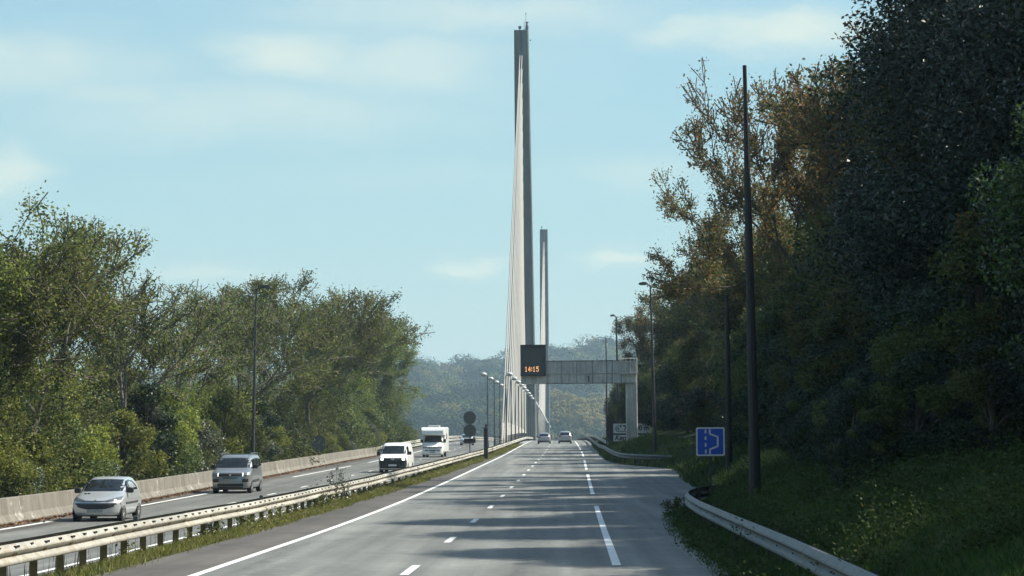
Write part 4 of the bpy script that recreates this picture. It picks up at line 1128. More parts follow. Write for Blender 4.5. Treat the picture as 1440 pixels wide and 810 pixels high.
def exit_sign():
    d = 222.; s = d / F
    def X(px): return at(px, 610, d).x
    def Z(py): return at(880, py, d).z
    x0, x1 = X(862.5), X(915); zb = ground_z(X(885), d)
    root = empty('exit_sign', (0, 0, 0)); tag(root, 'white exit direction sign of two panels partly hidden by the gantry column', 'sign')
    for (n_, a, b) in (('upper_panel', 609.3, 595.6), ('lower_panel', 620.6, 611.6)):
        mb = MB(); V, Fs = rounded(x0, x1, Z(a), Z(b), .06, d - .03, d + .03); mb.add(V, Fs); p = mb.build(n_, M['sign_white'], root)
        if n_ == 'upper_panel':
            mb = MB(); V, Fs = rounded(X(865), X(884.5), Z(607), Z(598.2), .27, d - .036, d - .031); mb.add(V, Fs); mb.build('cartouche', M['sign_black'], p)
            mb = MB(); V, Fs = rounded(X(865) + .05, X(884.5) - .05, Z(607) + .05, Z(598.2) - .05, .22, d - .042, d - .037); mb.add(V, Fs); mb.build('cartouche_field', M['sign_white'], p)
            text('lettering', 'n° 71', .58, (X(866.6), d - .045, Z(605.1)), 'sign_black', p, 0, 1.0)
            text('lettering', '500 m', .62, (X(889), d - .036, Z(605.1)), 'sign_black', p, 0, 1.0)
        else:
            text('lettering', 'Keraliou', .62, (X(864.5), d - .036, Z(618.6)), 'sign_black', p, .2, 1.0)
    for px in (866, 878, 893, 907):
        mb = MB(); mb.box(X(px) - .06, X(px) + .06, d + .035, d + .12, zb - 1.2, Z(597)); mb.build('post', M['lamp_pole'], root)
    # round sign seen edge-on to its left
    c = at(861, 604, d + 6); g = ground_z(c.x, d + 6)
    r2 = empty('round_sign', (c.x, d + 6, g)); tag(r2, 'dark round backed sign behind the white exit sign', 'sign')
    mb = MB(); V, Fs = rounded(-.55, .55, c.z - g - 1.0, c.z - g + .95, .5, -.02, .03); mb.add(V, Fs); mb.build('panel', M['radar'], r2)
    mb = MB(); mb.box(-.04, .04, .035, .11, -.4, c.z - g + .5); mb.build('post', M['lamp_pole'], r2)
exit_sign()
def disc_sign():
    d = 178.; s = d / F; c0 = at(660.5, 587.3, d); c1 = at(660.5, 605.5, d); zb = lz(d) - .1
    root = empty('round_sign', (c0.x, d, zb)); tag(root, 'pair of round grey sign backs one above the other on a post in the median', 'sign')
    for c in (c0, c1):
        mb = MB(); mb.lathe([(.46, .0), (.488, .008), (.488, .03), (.46, .034)], (0, 0, c.z - zb), 28, 'Y'); mb.build('disc', M['sign_back'], root)
    mb = MB()
    z2 = at(660, 619.8, d).z - zb
    mb.box(-.44, .44, -.02, .02, z2 - .17, z2 + .17, .01); mb.build('plate', M['radar'], root)
    mb = MB(); mb.box(-.035, .035, .04, .1, -.3, c0.z - zb + .3); mb.build('post', M['lamp_pole'], root)
    d = 188.; c = at(683.3, 612, d); zb = lz(d) + .0; top = at(683, 600.5, d).z
    r2 = empty('speed_camera', (c.x, d, zb)); tag(r2, 'slim black roadside camera cabinet in the median', 'speed camera')
    mb = MB(); mb.box(-.17, .17, -.2, .2, 0, top - zb, .04); mb.build('cabinet', M['radar'], r2)
    mb = MB(); mb.box(-.06, .10, -.1, .1, top - zb, top - zb + .24, .03); mb.build('camera_head', M['radar'], r2)
    mb = MB(); mb.box(-.1, .1, -.206, -.2005, top - zb - .38, top - zb - .18); mb.build('window', M['screen'], r2)
    d = 190.; c = at(447.5, 623, d); zb = ground_z(c.x, d); zc = c.z - zb
    r3 = empty('road_sign', (c.x, d, zb)); tag(r3, 'grey back of a round topped sign behind the concrete wall', 'sign')
    mb = MB(); V, Fs = rounded(-.58, .58, zc - .75, zc + .62, .45, -.02, .02); mb.add(V, Fs); mb.build('panel', M['sign_back'], r3)
    mb = MB(); mb.box(-.04, .04, .025, .09, -.4, zc + .3); mb.build('post', M['lamp_pole'], r3)
disc_sign()

# ------------------------------------------------------------------ vehicles (local: nose towards -Y, origin on the road at the middle of the nose)
class Car:
    def __init__(s, levels, rf=.22, rr=.2, name='car', nose_r=None):
        s.L = levels; s.rf = rf; s.rr = rr          # level: z, yfront, yrear, halfwidth, bow front, bow rear
        s.root = empty(name)
    def lev(s, z):
        zs = [l[0] for l in s.L]
        return [np.interp(z, zs, [l[i] for l in s.L]) for i in range(1, 6)]
    def yf(s, x, z):
        a, b, w, bf, br = s.lev(z); r = min(s.rf, w * .6); ax = min(abs(x), w * .999)
        y = a + bf * (ax / w) ** 2
        if ax > w - r: y += r - math.sqrt(max(0, r * r - (ax - w + r) ** 2))
        return y
    def yr(s, x, z):
        a, b, w, bf, br = s.lev(z); r = min(s.rr, w * .6); ax = min(abs(x), w * .999)
        y = b - br * (ax / w) ** 2
        if ax > w - r: y -= r - math.sqrt(max(0, r * r - (ax - w + r) ** 2))
        return y
    def body(s, mat, ns=7):
        V = []; rings = []
        zs = []
        for a, b in zip(s.L[:-1], s.L[1:]):
            n = max(1, int(math.ceil((b[0] - a[0]) / .05)))
            zs += [a[0] + (b[0] - a[0]) * i / n for i in range(n)]
        zs.append(s.L[-1][0])
        fx = [-1, -.985, -.95, -.88, -.76, -.55, -.28, 0, .28, .55, .76, .88, .95, .985, 1]
        for z in zs:
            a, b, w, bf, br = s.lev(z)
            ring = [(x * w, s.yf(x * w, z), z) for x in fx]
            y0, y1 = s.yf(w, z), s.yr(w, z)
            ring += [(w, y0 + (y1 - y0) * k / ns, z) for k in range(1, ns)]
            ring += [(x * w, s.yr(x * w, z), z) for x in reversed(fx)]
            ring += [(-w, y1 + (y0 - y1) * k / ns, z) for k in range(1, ns)]
            rings.append(ring)
        # crowned roof
        a, b, w, bf, br = s.lev(zs[-1]); cy = (a + b) / 2
        for (k, dz) in ((.9, .012), (.6, .025), (.25, .03)):
            rings.append([(p[0] * k, cy + (p[1] - cy) * k, zs[-1] + dz) for p in rings[len(zs) - 1]])
        m = len(rings[0]); V = [p for r in rings for p in r]; Q = []
        for r in range(len(rings) - 1):
            for i in range(m):
                j = (i + 1) % m; Q.append((r * m + i, r * m + j, r * m + m + j, r * m + m + i))
        Q += [tuple(reversed(range(m))), tuple(range((len(rings) - 1) * m, len(rings) * m))]
        return mesh_obj('body', V, Q, mat, s.root, True)
    def front(s, name, x0, x1, zlo, zhi, mat, parent=None, off=.008, nx=10, nz=4, rear=False):
        """patch lying on the nose or tail between x0 and x1; zlo/zhi numbers or functions of t 0..1"""
        fl = zlo if callable(zlo) else (lambda t: zlo); fh = zhi if callable(zhi) else (lambda t: zhi)
        V = []; Q = []
        for layer in (off, -.03):
            for i in range(nx + 1):
                t = i / nx; x = x0 + (x1 - x0) * t
                for j in range(nz + 1):
                    z = fl(t) + (fh(t) - fl(t)) * j / nz
                    y = s.yr(x, z) + layer if rear else s.yf(x, z) - layer
                    V.append((x, y, z + layer * .35))
        n = nz + 1; B = (nx + 1) * n
        for i in range(nx):
            for j in range(nz):
                f = (i * n + j, i * n + n + j, i * n + n + j + 1, i * n + j + 1)
                Q.append(f); Q.append(tuple(B + k for k in reversed(f)))
        edge = [i * n for i in range(nx + 1)] + [nx * n + j for j in range(1, n)] + [i * n + nz for i in range(nx - 1, -1, -1)] + [j for j in range(nz - 1, 0, -1)]
        for k in range(len(edge)):
            a, b = edge[k], edge[(k + 1) % len(edge)]; Q.append((a, B + a, B + b, b))
        return mesh_obj(name, V, Q, mat, parent or s.root, False)
    def side(s, name, poly, mat, sx, parent=None, off=.006):
        """poly of (y,z) on the flank"""
        V = []
        for lay in (off, -.03): V += [(sx * (s.lev(z)[2] + lay), y, z) for (y, z) in poly]
        n = len(poly)
        Q = [tuple(range(n)), tuple(reversed(range(n, 2 * n)))] + [(i, (i + 1) % n, n + (i + 1) % n, n + i) for i in range(n)]
        return mesh_obj(name, V, Q, mat, parent or s.root, False)
    def wheels(s, ys, r, w=.2, inset=.01, rim='rim', arch='black'):
        hw = s.lev(r + .1)[2]
        for y in ys:
            for sx in (-1, 1):
                mb = MB(); mb.lathe([(r + .07, -.02), (r + .075, .003)], (0, 0, 0), 22, 'X')
                o = mb.build('wheel_arch', M[arch], s.root); o.location = (sx * hw, y, r + .02)
                o.scale = (sx, 1, 1)
                mb = MB(); mb.lathe([(r * .62, -w), (r * .95, -w), (r, -w * .85), (r, -w * .15), (r * .95, 0), (r * .66, .004), (r * .64, -.012)], (0, 0, 0), 24, 'X')
                t = mb.build('wheel', M['rubber'], s.root, True); t.location = (sx * (hw + inset), y, r); t.scale = (sx, 1, 1)
                mb = MB(); mb.lathe([(r * .66, -.02), (r * .62, .0), (r * .55, -.012), (r * .5, -.03)], (0, 0, 0), 20, 'X')
                for k in range(5):
                    a = 2 * math.pi * k / 5 + .3
                    p0 = Vector((-.012, math.cos(a) * r * .12, math.sin(a) * r * .12)); p1 = Vector((-.014, math.cos(a) * r * .58, math.sin(a) * r * .58))
                    mb.tube(p0, p1, r * .10, r * .075, 6)
                mb.lathe([(r * .2, -.03), (r * .18, .0)], (0, 0, 0), 10, 'X')
                mb.build('rim', M[rim], t)
    def under(s, y0, y1, w, z0=.16, z1=.36):
        mb = MB(); mb.box(-w, w, y0, y1, z0, z1); mb.build('underbody', M['black'], s.root)
    def mirrors(s, y, z, mat, parent=None, sz=(.11, .07, .09)):
        hw = s.lev(z)[2]
        for sx in (-1, 1):
            mb = MB(); cx = sx * (hw + sz[0] * 1.15)
            mb.box(cx - sz[0], cx + sz[0], y - sz[1], y + sz[1], z - sz[2], z + sz[2], .03)
            mb.box(min(sx * (hw - .02), cx), max(sx * (hw - .02), cx), y - .02, y + .03, z - sz[2] + .01, z - sz[2] + .05)
            mb.build('mirror', mat, s.root)
    def place(s, px, py, d, rot=0., label='', cat='car', z=None):
        p = at(px, py, d); s.root.location = (p.x, d, z if z is not None else lz(d) + .005); s.root.rotation_euler = (0, 0, rot); tag(s.root, label, cat)

def heading(d):        # direction of the road there
    return -math.atan2(ctr(d + 6) - ctr(d - 6), 12)
def hatchback():
    c = Car([(.20, .06, 3.70, .76, .20, .12), (.30, .01, 3.78, .80, .20, .12), (.45, .0, 3.83, .825, .20, .12), (.60, .02, 3.83, .835, .22, .12), (.70, .08, 3.81, .83, .26, .12),
             (.76, .20, 3.80, .82, .26, .12), (.84, .55, 3.78, .80, .20, .12), (.92, .95, 3.76, .785, .14, .12), (.96, 1.10, 3.74, .775, .12, .12), (1.10, 1.36, 3.66, .735, .12, .12), (1.25, 1.66, 3.52, .68, .12, .12),
             (1.36, 1.92, 3.36, .625, .11, .12), (1.41, 2.10, 3.2, .57, .1, .12)], .3, .24, 'hatchback')
    c.body(M['silver'])
    c.front('windscreen', -.66, .66, lambda t: .975 + .0 * t, lambda t: 1.36 - .03 * (2 * t - 1) ** 2, M['glass'])
    hp = c.front('grille', -.62, .62, lambda t: .385 + .10 * (2 * t - 1) ** 2, lambda t: .60 - .02 * (2 * t - 1) ** 2, M['black'], off=.01)
    c.front('bumper_strip', -.80, .80, .545, .60, M['dgrey_plastic'], off=.013)
    c.front('nose_bar', -.42, .42, lambda t: .65 + .02 * (2 * t - 1) ** 2, lambda t: .672 + .02 * (2 * t - 1) ** 2, M['black'], off=.006)
    mb = MB(); mb.lathe([(.055, -.012), (.055, .0), (.03, .012)], (0, c.yf(0, .68) - .0, .675), 14, 'Y'); mb.build('badge', M['chrome'], c.root)
    for sx in (-1, 1):
        a, b = (.36, .79)
        x0, x1 = (a, b) if sx > 0 else (-b, -a)
        lo = (lambda t: .645 + .055 * t) if sx > 0 else (lambda t: .70 - .055 * t)
        hi = (lambda t: .70 + .12 * t) if sx > 0 else (lambda t: .82 - .12 * t)
        c.front('headlight', x0, x1, lo, hi, M['lamp_clear'], off=.01)
        x0, x1 = (.12, .22)
    mb = MB()
    for xx in (-.50, -.38): mb.box(xx - .045, xx + .045, c.yf(xx, .90) - .05, c.yf(xx, .90) + .02, .895, .925, .01)
    mb.build('bonnet_vent', M['black'], c.root)
    c.front('number_plate', -.26, .26, .30, .40, M['plate'], off=.02)
    for sx in (-1, 1):
        c.side('side_window', [(1.42, .985), (1.62, 1.12), (1.92, 1.31), (2.28, 1.325), (2.28, .985)], M['glass'], sx)
        c.side('side_window', [(2.34, .985), (2.34, 1.32), (2.75, 1.30), (3.1, 1.14), (3.2, 1.0)], M['glass'], sx)
        c.side('side_moulding', [(1.0, .55), (1.0, .61), (2.9, .62), (2.9, .56)], M['dgrey_plastic'], sx, off=.02)
        c.side('door_handle', [(2.05, .84), (2.05, .875), (2.22, .88), (2.22, .845)], M['silver'], sx, off=.025)
    c.mirrors(1.42, 1.0, M['black'])
    c.wheels([.72, 3.16], .295, .19); c.under(.3, 3.5, .62)
    # wipers and seats seen through the screen are left to the dark glass
    d = 77.5; c.place(133, 726, d, heading(d) - .02, 'silver hatchback with a black grille driving along the concrete wall', 'car')
hatchback()
def people_carrier():
    c = Car([(.24, .05, 4.30, .86, .16, .08), (.36, .0, 4.36, .90, .16, .08), (.60, .0, 4.40, .92, .16, .08), (.86, .03, 4.40, .925, .16, .08), (.97, .12, 4.40, .92, .18, .08), (1.03, .30, 4.40, .91, .16, .08), (1.12, .72, 4.40, .90, .12, .08),
             (1.17, 1.0, 4.40, .89, .12, .08), (1.35, 1.22, 4.38, .85, .1, .08), (1.60, 1.55, 4.33, .80, .1, .08), (1.72, 1.76, 4.26, .75, .1, .08), (1.79, 2.0, 4.15, .68, .1, .08)], .24, .16, 'people_carrier')
    c.body(M['grey_silver'])
    c.front('windscreen', -.76, .76, lambda t: 1.20, lambda t: 1.66 - .02 * (2 * t - 1) ** 2, M['glass'])
    c.front('grille', -.56, .56, .80, .945, M['black'], off=.012)
    c.front('lower_grille', -.62, .62, .34, .46, M['black'], off=.012)
    c.front('upper_slot', -.36, .36, .70, .745, M['black'], off=.012)
    c.front('skid_plate', -.6, .6, .25, .32, M['dgrey_plastic'], off=.014)
    mb = MB(); mb.lathe([(.055, -.02), (.055, 0), (.03, .01)], (0, c.yf(0, .87) - .012, .87), 12, 'Y'); mb.build('badge', M['chrome'], c.root)
    for sx in (-1, 1):
        x0, x1 = (.60, .86) if sx > 0 else (-.86, -.60)
        c.front('headlight', x0, x1, .83, .97, M['lamp_clear'], off=.012)
        x0, x1 = (.57, .61) if sx > 0 else (-.61, -.57)
        c.front('daytime_lamp', x0, x1, .80, .965, M['drl'], off=.018)
        x0, x1 = (.56, .84) if sx > 0 else (-.84, -.56)
        c.front('fog_lamp_surround', x0, x1, .52, .68, M['black'], off=.012)
        c.front('chrome_trim', x0, x1, .47, .50, M['chrome'], off=.016)
        c.side('side_window', [(1.32, 1.21), (1.66, 1.58), (2.3, 1.62), (2.3, 1.21)], M['glass'], sx)
        c.side('side_window', [(2.38, 1.21), (2.38, 1.62), (3.25, 1.62), (3.25, 1.21)], M['glass'], sx)
        c.side('side_window', [(3.33, 1.24), (3.33, 1.61), (4.0, 1.58), (4.1, 1.26)], M['glass'], sx)
        c.side('side_moulding', [(1.1, .5), (1.1, .62), (3.1, .64), (3.1, .52)], M['dgrey_plastic'], sx, off=.02)
        mb = MB(); mb.poly_tube([(sx * .70, 1.9, 1.79), (sx * .71, 2.05, 1.88), (sx * .71, 3.9, 1.88), (sx * .70, 4.05, 1.8)], .022, 6); mb.build('roof_rail', M['chrome'], c.root)
    mb = MB(); mb.tube((0, 2.05, 1.81), (0, 2.2, 1.93), .012, .006, 5); mb.build('aerial', M['black'], c.root)
    mb = MB()
    for yy in (2.35, 2.9, 3.45): mb.box(-.6, .6, yy, yy + .05, 1.81, 1.835)
    mb.build('roof_rib', M['grey_silver'], c.root)
    c.front('number_plate', -.26, .26, .55, .65, M['plate'], off=.02)
    c.mirrors(1.28, 1.25, M['black'], sz=(.12, .08, .10))
    c.wheels([.88, 3.67], .335, .21); c.under(.3, 4.1, .7)
    d = 111.; c.place(323.5, 690, d, heading(d) - .015, 'grey people carrier with roof rails in front of the concrete wall', 'car')
people_carrier()
def van():
    c = Car([(.22, .04, 4.85, .90, .14, .05), (.40, .0, 4.89, .94, .14, .05), (.80, .02, 4.89, .952, .14, .05), (.96, .09, 4.89, .95, .14, .05), (1.02, .2, 4.89, .945, .14, .05), (1.16, .62, 4.88, .93, .12, .05), (1.20, .76, 4.88, .92, .1, .05),
             (1.5, 1.1, 4.86, .87, .1, .05), (1.78, 1.42, 4.82, .81, .1, .05), (1.90, 1.62, 4.78, .75, .1, .05), (1.95, 1.85, 4.7, .68, .1, .05)], .22, .14, 'white_van')
    c.body(M['white'])
    c.front('windscreen', -.79, .79, 1.235, lambda t: 1.77 - .02 * (2 * t - 1) ** 2, M['glass'])
    c.front('grille', -.66, .66, .80, .965, M['black'], off=.012)
    c.front('bumper', -.93, .93, .28, .79, M['black'], off=.02, nx=20)
    mb = MB(); mb.lathe([(.11, -.02), (.11, 0), (.09, .006)], (0, c.yf(0, .88) - .014, .885), 18, 'Y'); mb.build('badge', M['chrome'], c.root)
    for sx in (-1, 1):
        x0, x1 = (.62, .90) if sx > 0 else (-.90, -.62)
        c.front('headlight', x0, x1, .80, .99, M['lamp_clear'], off=.013)
        x0, x1 = (.63, .79) if sx > 0 else (-.79, -.63)
        c.front('lit_lamp', x0, x1, .82, .96, M['headlight_on'], off=.03)
        c.side('side_window', [(1.0, 1.24), (1.45, 1.72), (2.05, 1.75), (2.05, 1.24)], M['glass'], sx)
    c.front('number_plate', -.27, .27, .42, .54, M['plate_w'], off=.035)
    c.mirrors(.98, 1.28, M['black'], sz=(.12, .08, .11))
    c.wheels([.95, 3.95], .335, .22); c.under(.3, 4.6, .75)
    d = 156.; c.place(552, 658, d, heading(d) - .03, 'white van with black bumper and lit headlamps in the near oncoming lane', 'van')
van()
def motorhome():
    c = Car([(.24, .04, 2.2, .92, .12, .02), (.40, .0, 2.2, .97, .12, .02), (.85, .03, 2.2, .99, .12, .02), (1.0, .12, 2.2, .99, .12, .02), (1.08, .3, 2.2, .98, .1, .02), (1.34, .78, 2.2, .96, .1, .02), (1.40, .9, 2.2, .95, .08, .02),
             (2.05, 1.35, 2.2, .92, .08, .02), (2.12, 1.45, 2.2, .9, .08, .02)], .2, .1, 'motorhome')
    c.body(M['white'])
    mb = MB()
    mb.box(-1.12, 1.12, 2.0, 6.4, .45, 2.86, .10)
    mb.build('living_box', M['white'], c.root)
    mb = MB()           # overcab pod with a sloping nose
    P = []
    for (y, z0, z1, w) in ((.62, 2.2, 2.52, 1.0), (.72, 2.12, 2.66, 1.09), (1.1, 2.09, 2.80, 1.115), (1.6, 2.1, 2.855, 1.115), (2.35, 2.1, 2.855, 1.115)):
        P += [(-w, y, z0), (w, y, z0), (w, y, z1), (-w, y, z1)]
    mb.add(P, [(k * 4 + i, k * 4 + (i + 1) % 4, k * 4 + 4 + (i + 1) % 4, k * 4 + 4 + i) for k in range(4) for i in range(4)] + [(3, 2, 1, 0), (16, 17, 18, 19)])
    mb.build('overcab_pod', M['white'], c.root)
    mb = MB(); mb.box(-.55, .55, 2.2, 3.2, 2.87, 3.02, .03); mb.build('roof_hatch', M['white'], c.root)
    mb = MB(); mb.box(-.5, .5, 2.19, 2.199, 2.89, 2.94); mb.build('hatch_shadow_gap', M['dgrey_plastic'], c.root)
    c.front('windscreen', -.85, .85, 1.42, 2.03, M['glass'])
    c.front('grille', -.48, .48, .84, .98, M['black'], off=.012)
    for (a, b) in ((-.7, -.42), (-.34, .34), (.42, .7)): c.front('bumper_slot', a, b, .60, .70, M['black'], off=.012)
    mb = MB(); mb.lathe([(.075, -.02), (.075, 0), (.04, .008)], (0, c.yf(0, .92) - .012, .92), 14, 'Y'); mb.build('badge', M['chrome'], c.root)
    for sx in (-1, 1):
        x0, x1 = (.50, .93) if sx > 0 else (-.93, -.50)
        c.front('headlight', x0, x1, .86, 1.03, M['lamp_clear'], off=.012)
        c.side('side_window', [(1.2, 1.44), (1.55, 1.98), (1.98, 1.98), (1.98, 1.44)], M['glass'], sx)
        mb = MB(); x = sx * 1.124; mb.box(min(x, x - sx * .02), max(x, x - sx * .02), 3.0, 4.0, 1.7, 2.25); mb.build('caravan_window', M['glass'], c.root)
    c.front('number_plate', -.27, .27, .42, .53, M['plate'], off=.02)
    c.mirrors(1.1, 1.55, M['black'], sz=(.13, .08, .17))
    c.wheels([.95, 4.9], .335, .22); c.under(.3, 6.0, .8, .2, .5)
    mb = MB(); mb.box(.25, .85, .685, .70, 2.24, 2.29); mb.build('decal', M['plate'], c.root)
    d = 224.; c.place(608, 642, d, heading(d) - .02, 'white motorhome with an overcab bed behind the white van', 'motorhome')
motorhome()
def saloon(name, mat, px, d, rot, label, towards=True, suv=False, z=None, lift=0.):
    k = 1.0
    if not suv:
        c = Car([(.22, .05, 4.15, .82, .16, .14), (.40, .0, 4.22, .87, .16, .14), (.65, .01, 4.25, .885, .18, .14), (.76, .1, 4.25, .88, .2, .14), (.88, .65, 4.22, .86, .14, .14), (.95, 1.1, 4.18, .84, .12, .14), (1.2, 1.55, 3.95, .74, .12, .12),
                 (1.38, 1.95, 3.7, .65, .1, .12), (1.45, 2.2, 3.45, .56, .1, .1)], .26, .26, name)
        zg0, zg1, gt = .99, 1.36, .60
    else:
        c = Car([(.26, .05, 4.25, .84, .14, .12), (.45, .0, 4.33, .90, .14, .12), (.75, .01, 4.36, .91, .16, .12), (.92, .1, 4.36, .905, .18, .12), (1.02, .7, 4.33, .89, .14, .12), (1.08, 1.0, 4.30, .87, .12, .12), (1.35, 1.45, 4.12, .79, .12, .12),
                 (1.55, 1.8, 3.95, .70, .1, .12), (1.63, 2.1, 3.75, .60, .1, .1)], .24, .22, name)
        zg0, zg1, gt = 1.12, 1.50, .64
    c.body(M[mat])
    c.front('windscreen', -gt, gt, zg0, zg1, M['glass'])
    c.front('rear_window', -gt, gt, zg0 + .02, zg1, M['glass'], rear=True)
    c.front('grille', -.5, .5, .45, .62, M['black'], off=.012)
    c.front('rear_bumper', -.78, .78, .26, .42, M['dgrey_plastic'], off=.015, rear=True)
    c.front('number_plate', -.26, .26, .62, .73, M['plate'], off=.012, rear=True)
    for sx in (-1, 1):
        x0, x1 = (.5, .84) if sx > 0 else (-.84, -.5)
        c.front('headlight', x0, x1, .66, .78, M['lamp_clear'], off=.012)
        c.front('tail_light', x0, x1, zg0 - .2, zg0 - .06, M['tail'], off=.012, rear=True)
        c.side('side_window', [(1.75, zg0), (2.05, zg1 - .02), (2.75, zg1 + .0), (2.75, zg0)], M['glass'], sx)
        c.side('side_window', [(2.82, zg0), (2.82, zg1), (3.35, zg1 - .03), (3.7, zg0 + .05)], M['glass'], sx)
    c.mirrors(1.55, zg0 + .03, M['black'])
    c.wheels([.85, 3.45], .32, .21); c.under(.3, 4.0, .7)
    c.place(px, 620, d, rot, label, 'car', z)
saloon('silver_car', 'silver', 656, 315, heading(315), 'silver car approaching behind the round sign backs')
d = 320.
saloon('silver_car', 'dark_silver', 765.6, d, heading(d) + math.pi, 'silver car driving away in the left lane of the bridge', z=rz(d) + .005)
d = 322.
saloon('small_suv', 'dark_silver', 794.5, d, heading(d) + math.pi, 'boxier grey car driving away in the right lane of the bridge', suv=True, z=rz(d) + .005)

# ------------------------------------------------------------------ light, sky, haze
SUN_EL, SUN_AHEAD = rad(47), rad(14)          # azimuth: to the right of the view, a little ahead
sd = Vector((math.cos(SUN_EL) * math.cos(SUN_AHEAD), math.cos(SUN_EL) * math.sin(SUN_AHEAD), math.sin(SUN_EL)))
sun = bpy.data.lights.new('sun', 'SUN'); sun.energy = 4.6; sun.angle = rad(.5); sun.color = (1, .94, .82)
so = bpy.data.objects.new('sun', sun); COL.objects.link(so); so.rotation_euler = sd.to_track_quat('Z', 'Y').to_euler(); so.location = (60, 30, 80)
w = bpy.data.worlds.new('World'); scene.world = w; w.use_nodes = True
nt = w.node_tree; bg = nt.nodes['Background']
sky = nt.nodes.new('ShaderNodeTexSky'); sky.sky_type = 'NISHITA'; sky.sun_disc = False
sky.sun_elevation = SUN_EL; sky.sun_rotation = math.atan2(sd.x, sd.y)
sky.air_density = 1.0; sky.dust_density = 2.2; sky.ozone_density = 1.0; sky.altitude = 50
tc = nt.nodes.new('ShaderNodeTexCoord')
def dirn(px, py): return (CAMR @ Vector(((px - 720) / F, -(py - 405) / F, -1))).normalized()
def cloud_blob(px, py, rx, ry, amp):
    """soft patch of thin cloud round one direction of the sky (wider than tall)"""
    c = dirn(px, py); right = Vector((0, 0, 1)).cross(c).normalized() * -1; up = right.cross(c).normalized()
    outs = []
    for ax, r in ((right, rx), (up, ry)):
        dp = nt.nodes.new('ShaderNodeVectorMath'); dp.operation = 'DOT_PRODUCT'; dp.inputs[1].default_value = ax * (F / r)
        sub = nt.nodes.new('ShaderNodeVectorMath'); sub.operation = 'SUBTRACT'; sub.inputs[1].default_value = c
        nt.links.new(warp, sub.inputs[0]); nt.links.new(sub.outputs[0], dp.inputs[0])
        p = nt.nodes.new('ShaderNodeMath'); p.operation = 'POWER'; p.inputs[1].default_value = 2
        ab = nt.nodes.new('ShaderNodeMath'); ab.operation = 'ABSOLUTE'; nt.links.new(dp.outputs['Value'], ab.inputs[0]); nt.links.new(ab.outputs[0], p.inputs[0])
        outs.append(p.outputs[0])
    s = nt.nodes.new('ShaderNodeMath'); s.operation = 'ADD'; nt.links.new(outs[0], s.inputs[0]); nt.links.new(outs[1], s.inputs[1])
    e = nt.nodes.new('ShaderNodeMath'); e.operation = 'POWER'; e.inputs[0].default_value = .367; nt.links.new(s.outputs[0], e.inputs[1])
    m = nt.nodes.new('ShaderNodeMath'); m.operation = 'MULTIPLY'; m.inputs[1].default_value = amp; nt.links.new(e.outputs[0], m.inputs[0])
    return m.outputs[0]
# ragged edges: the direction is jittered by noise
wn = nt.nodes.new('ShaderNodeTexNoise'); wn.inputs['Scale'].default_value = 26; wn.inputs['Detail'].default_value = 7; wn.inputs['Roughness'].default_value = .62
mp = nt.nodes.new('ShaderNodeMapping'); mp.inputs['Scale'].default_value = (1, 1, 2.6); nt.links.new(tc.outputs['Generated'], mp.inputs['Vector']); nt.links.new(mp.outputs[0], wn.inputs['Vector'])
wa = nt.nodes.new('ShaderNodeVectorMath'); wa.operation = 'SUBTRACT'; wa.inputs[1].default_value = (.5, .5, .5); nt.links.new(wn.outputs['Color'], wa.inputs[0])
wb = nt.nodes.new('ShaderNodeVectorMath'); wb.operation = 'MULTIPLY'; wb.inputs[1].default_value = (.06, .02, .022); nt.links.new(wa.outputs[0], wb.inputs[0])
wc = nt.nodes.new('ShaderNodeVectorMath'); wc.operation = 'ADD'; nt.links.new(tc.outputs['Generated'], wc.inputs[0]); nt.links.new(wb.outputs[0], wc.inputs[1]); warp = wc.outputs[0]
acc = None
for blob in ((40, 95, 170, 42, .8), (150, 130, 120, 26, .65), (410, 78, 110, 34, .95), (560, 88, 190, 45, .75), (640, 20, 230, 34, .75), (5, 240, 60, 42, .85), (665, 374, 40, 10, .95), (880, 364, 40, 10, .95), (1090, 45, 130, 26, .85), (960, 45, 100, 18, .6), (300, 385, 90, 14, .45), (330, 160, 300, 45, .58), (900, 240, 120, 25, .3), (560, 250, 300, 30, .2)):
    b_ = cloud_blob(*blob)
    if acc is None: acc = b_
    else:
        m = nt.nodes.new('ShaderNodeMath'); m.operation = 'MAXIMUM'; nt.links.new(acc, m.inputs[0]); nt.links.new(b_, m.inputs[1]); acc = m.outputs[0]
cn = nt.nodes.new('ShaderNodeTexNoise'); cn.inputs['Scale'].default_value = 9; cn.inputs['Detail'].default_value = 8; nt.links.new(mp.outputs[0], cn.inputs['Vector'])
cr = nt.nodes.new('ShaderNodeMapRange'); cr.inputs['From Min'].default_value = .35; cr.inputs['From Max'].default_value = .65; cr.inputs['To Min'].default_value = .55; cr.inputs['To Max'].default_value = 1.1
nt.links.new(cn.outputs['Fac'], cr.inputs['Value'])
cm = nt.nodes.new('ShaderNodeMath'); cm.operation = 'MULTIPLY'; cm.use_clamp = True; nt.links.new(acc, cm.inputs[0]); nt.links.new(cr.outputs[0], cm.inputs[1])
tint = mixrgb(nt, sky.outputs['Color'], (.84, 1.0, .985), 1.0, 'MULTIPLY')
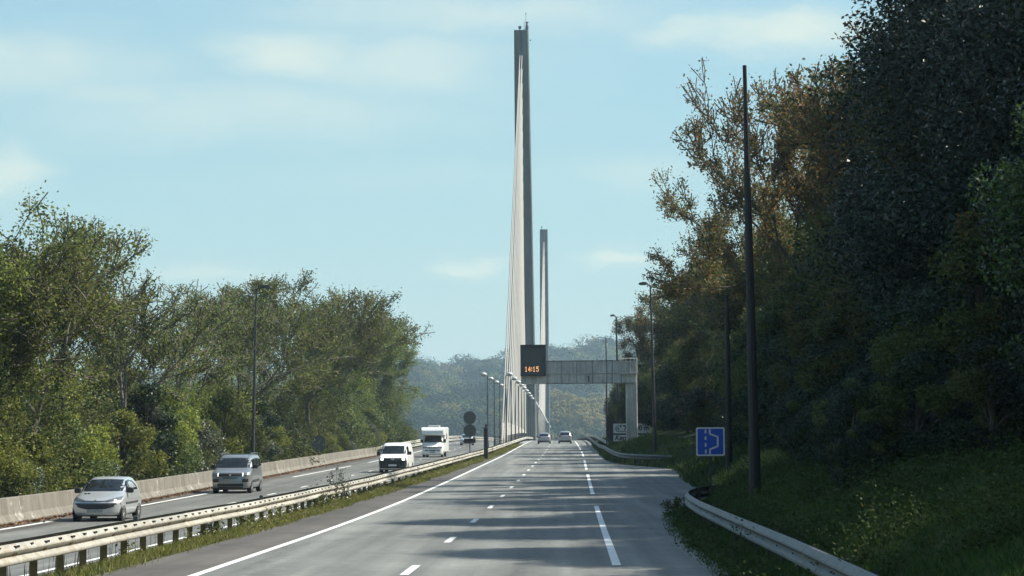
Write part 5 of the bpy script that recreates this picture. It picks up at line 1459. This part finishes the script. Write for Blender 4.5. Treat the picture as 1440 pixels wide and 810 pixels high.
sxyz = nt.nodes.new('ShaderNodeSeparateXYZ'); nt.links.new(tc.outputs['Generated'], sxyz.inputs[0])
low = nt.nodes.new('ShaderNodeValToRGB'); low.color_ramp.interpolation = 'B_SPLINE'
for i_, (p_, c_) in enumerate(((0.0, (3.5, 4.5, 4.35)), (.05, (2.95, 4.2, 4.3)), (.12, (2.3, 3.8, 4.25)), (.25, (1.9, 3.3, 4.1)))):
    if i_ > 1: low.color_ramp.elements.new(.5)
    low.color_ramp.elements[i_].position = p_
    low.color_ramp.elements[i_].color = tuple(v_ * 1.05 / 5 for v_ in c_) + (1,)
nt.links.new(sxyz.outputs['Z'], low.inputs['Fac'])
low5 = mixrgb(nt, low.outputs['Color'], (5, 5, 5), 1.0, 'MULTIPLY')
fade = ramp(nt, sxyz.outputs['Z'], .12, .5, (.85, .85, .85), (0, 0, 0))
tint = mixrgb(nt, tint, low5, fade)
SKYC = (4.35, 5.0, 4.6)
skyc = mixrgb(nt, tint, SKYC, cm.outputs[0])
nt.links.new(skyc, bg.inputs['Color']); bg.inputs['Strength'].default_value = .1

hz = MB(); hz.box(-900, 900, -60, 3200, -42, max(zt1 + 9, 95))
mh = bpy.data.materials.new('haze'); mh.use_nodes = True; nh = mh.node_tree
nh.nodes.remove(nh.nodes['Principled BSDF'])
pv = nh.nodes.new('ShaderNodeVolumePrincipled'); pv.inputs['Color'].default_value = (.62, .84, 1.0, 1); pv.inputs['Density'].default_value = .00016; pv.inputs['Anisotropy'].default_value = .2
nh.links.new(pv.outputs['Volume'], nh.nodes['Material Output'].inputs['Volume'])
tag(hz.build('haze', mh), kind='stuff')

scene.view_settings.view_transform = 'Standard'; scene.view_settings.look = 'None'
scene.view_settings.gamma = 1; scene.view_settings.exposure = .82
scene.render.engine = 'CYCLES'
cy = scene.cycles
cy.use_denoising = True
cy.max_bounces = 6; cy.diffuse_bounces = 2; cy.glossy_bounces = 2; cy.transmission_bounces = 4; cy.transparent_max_bounces = 4; cy.volume_bounces = 0
cy.use_adaptive_sampling = True; cy.adaptive_threshold = .02
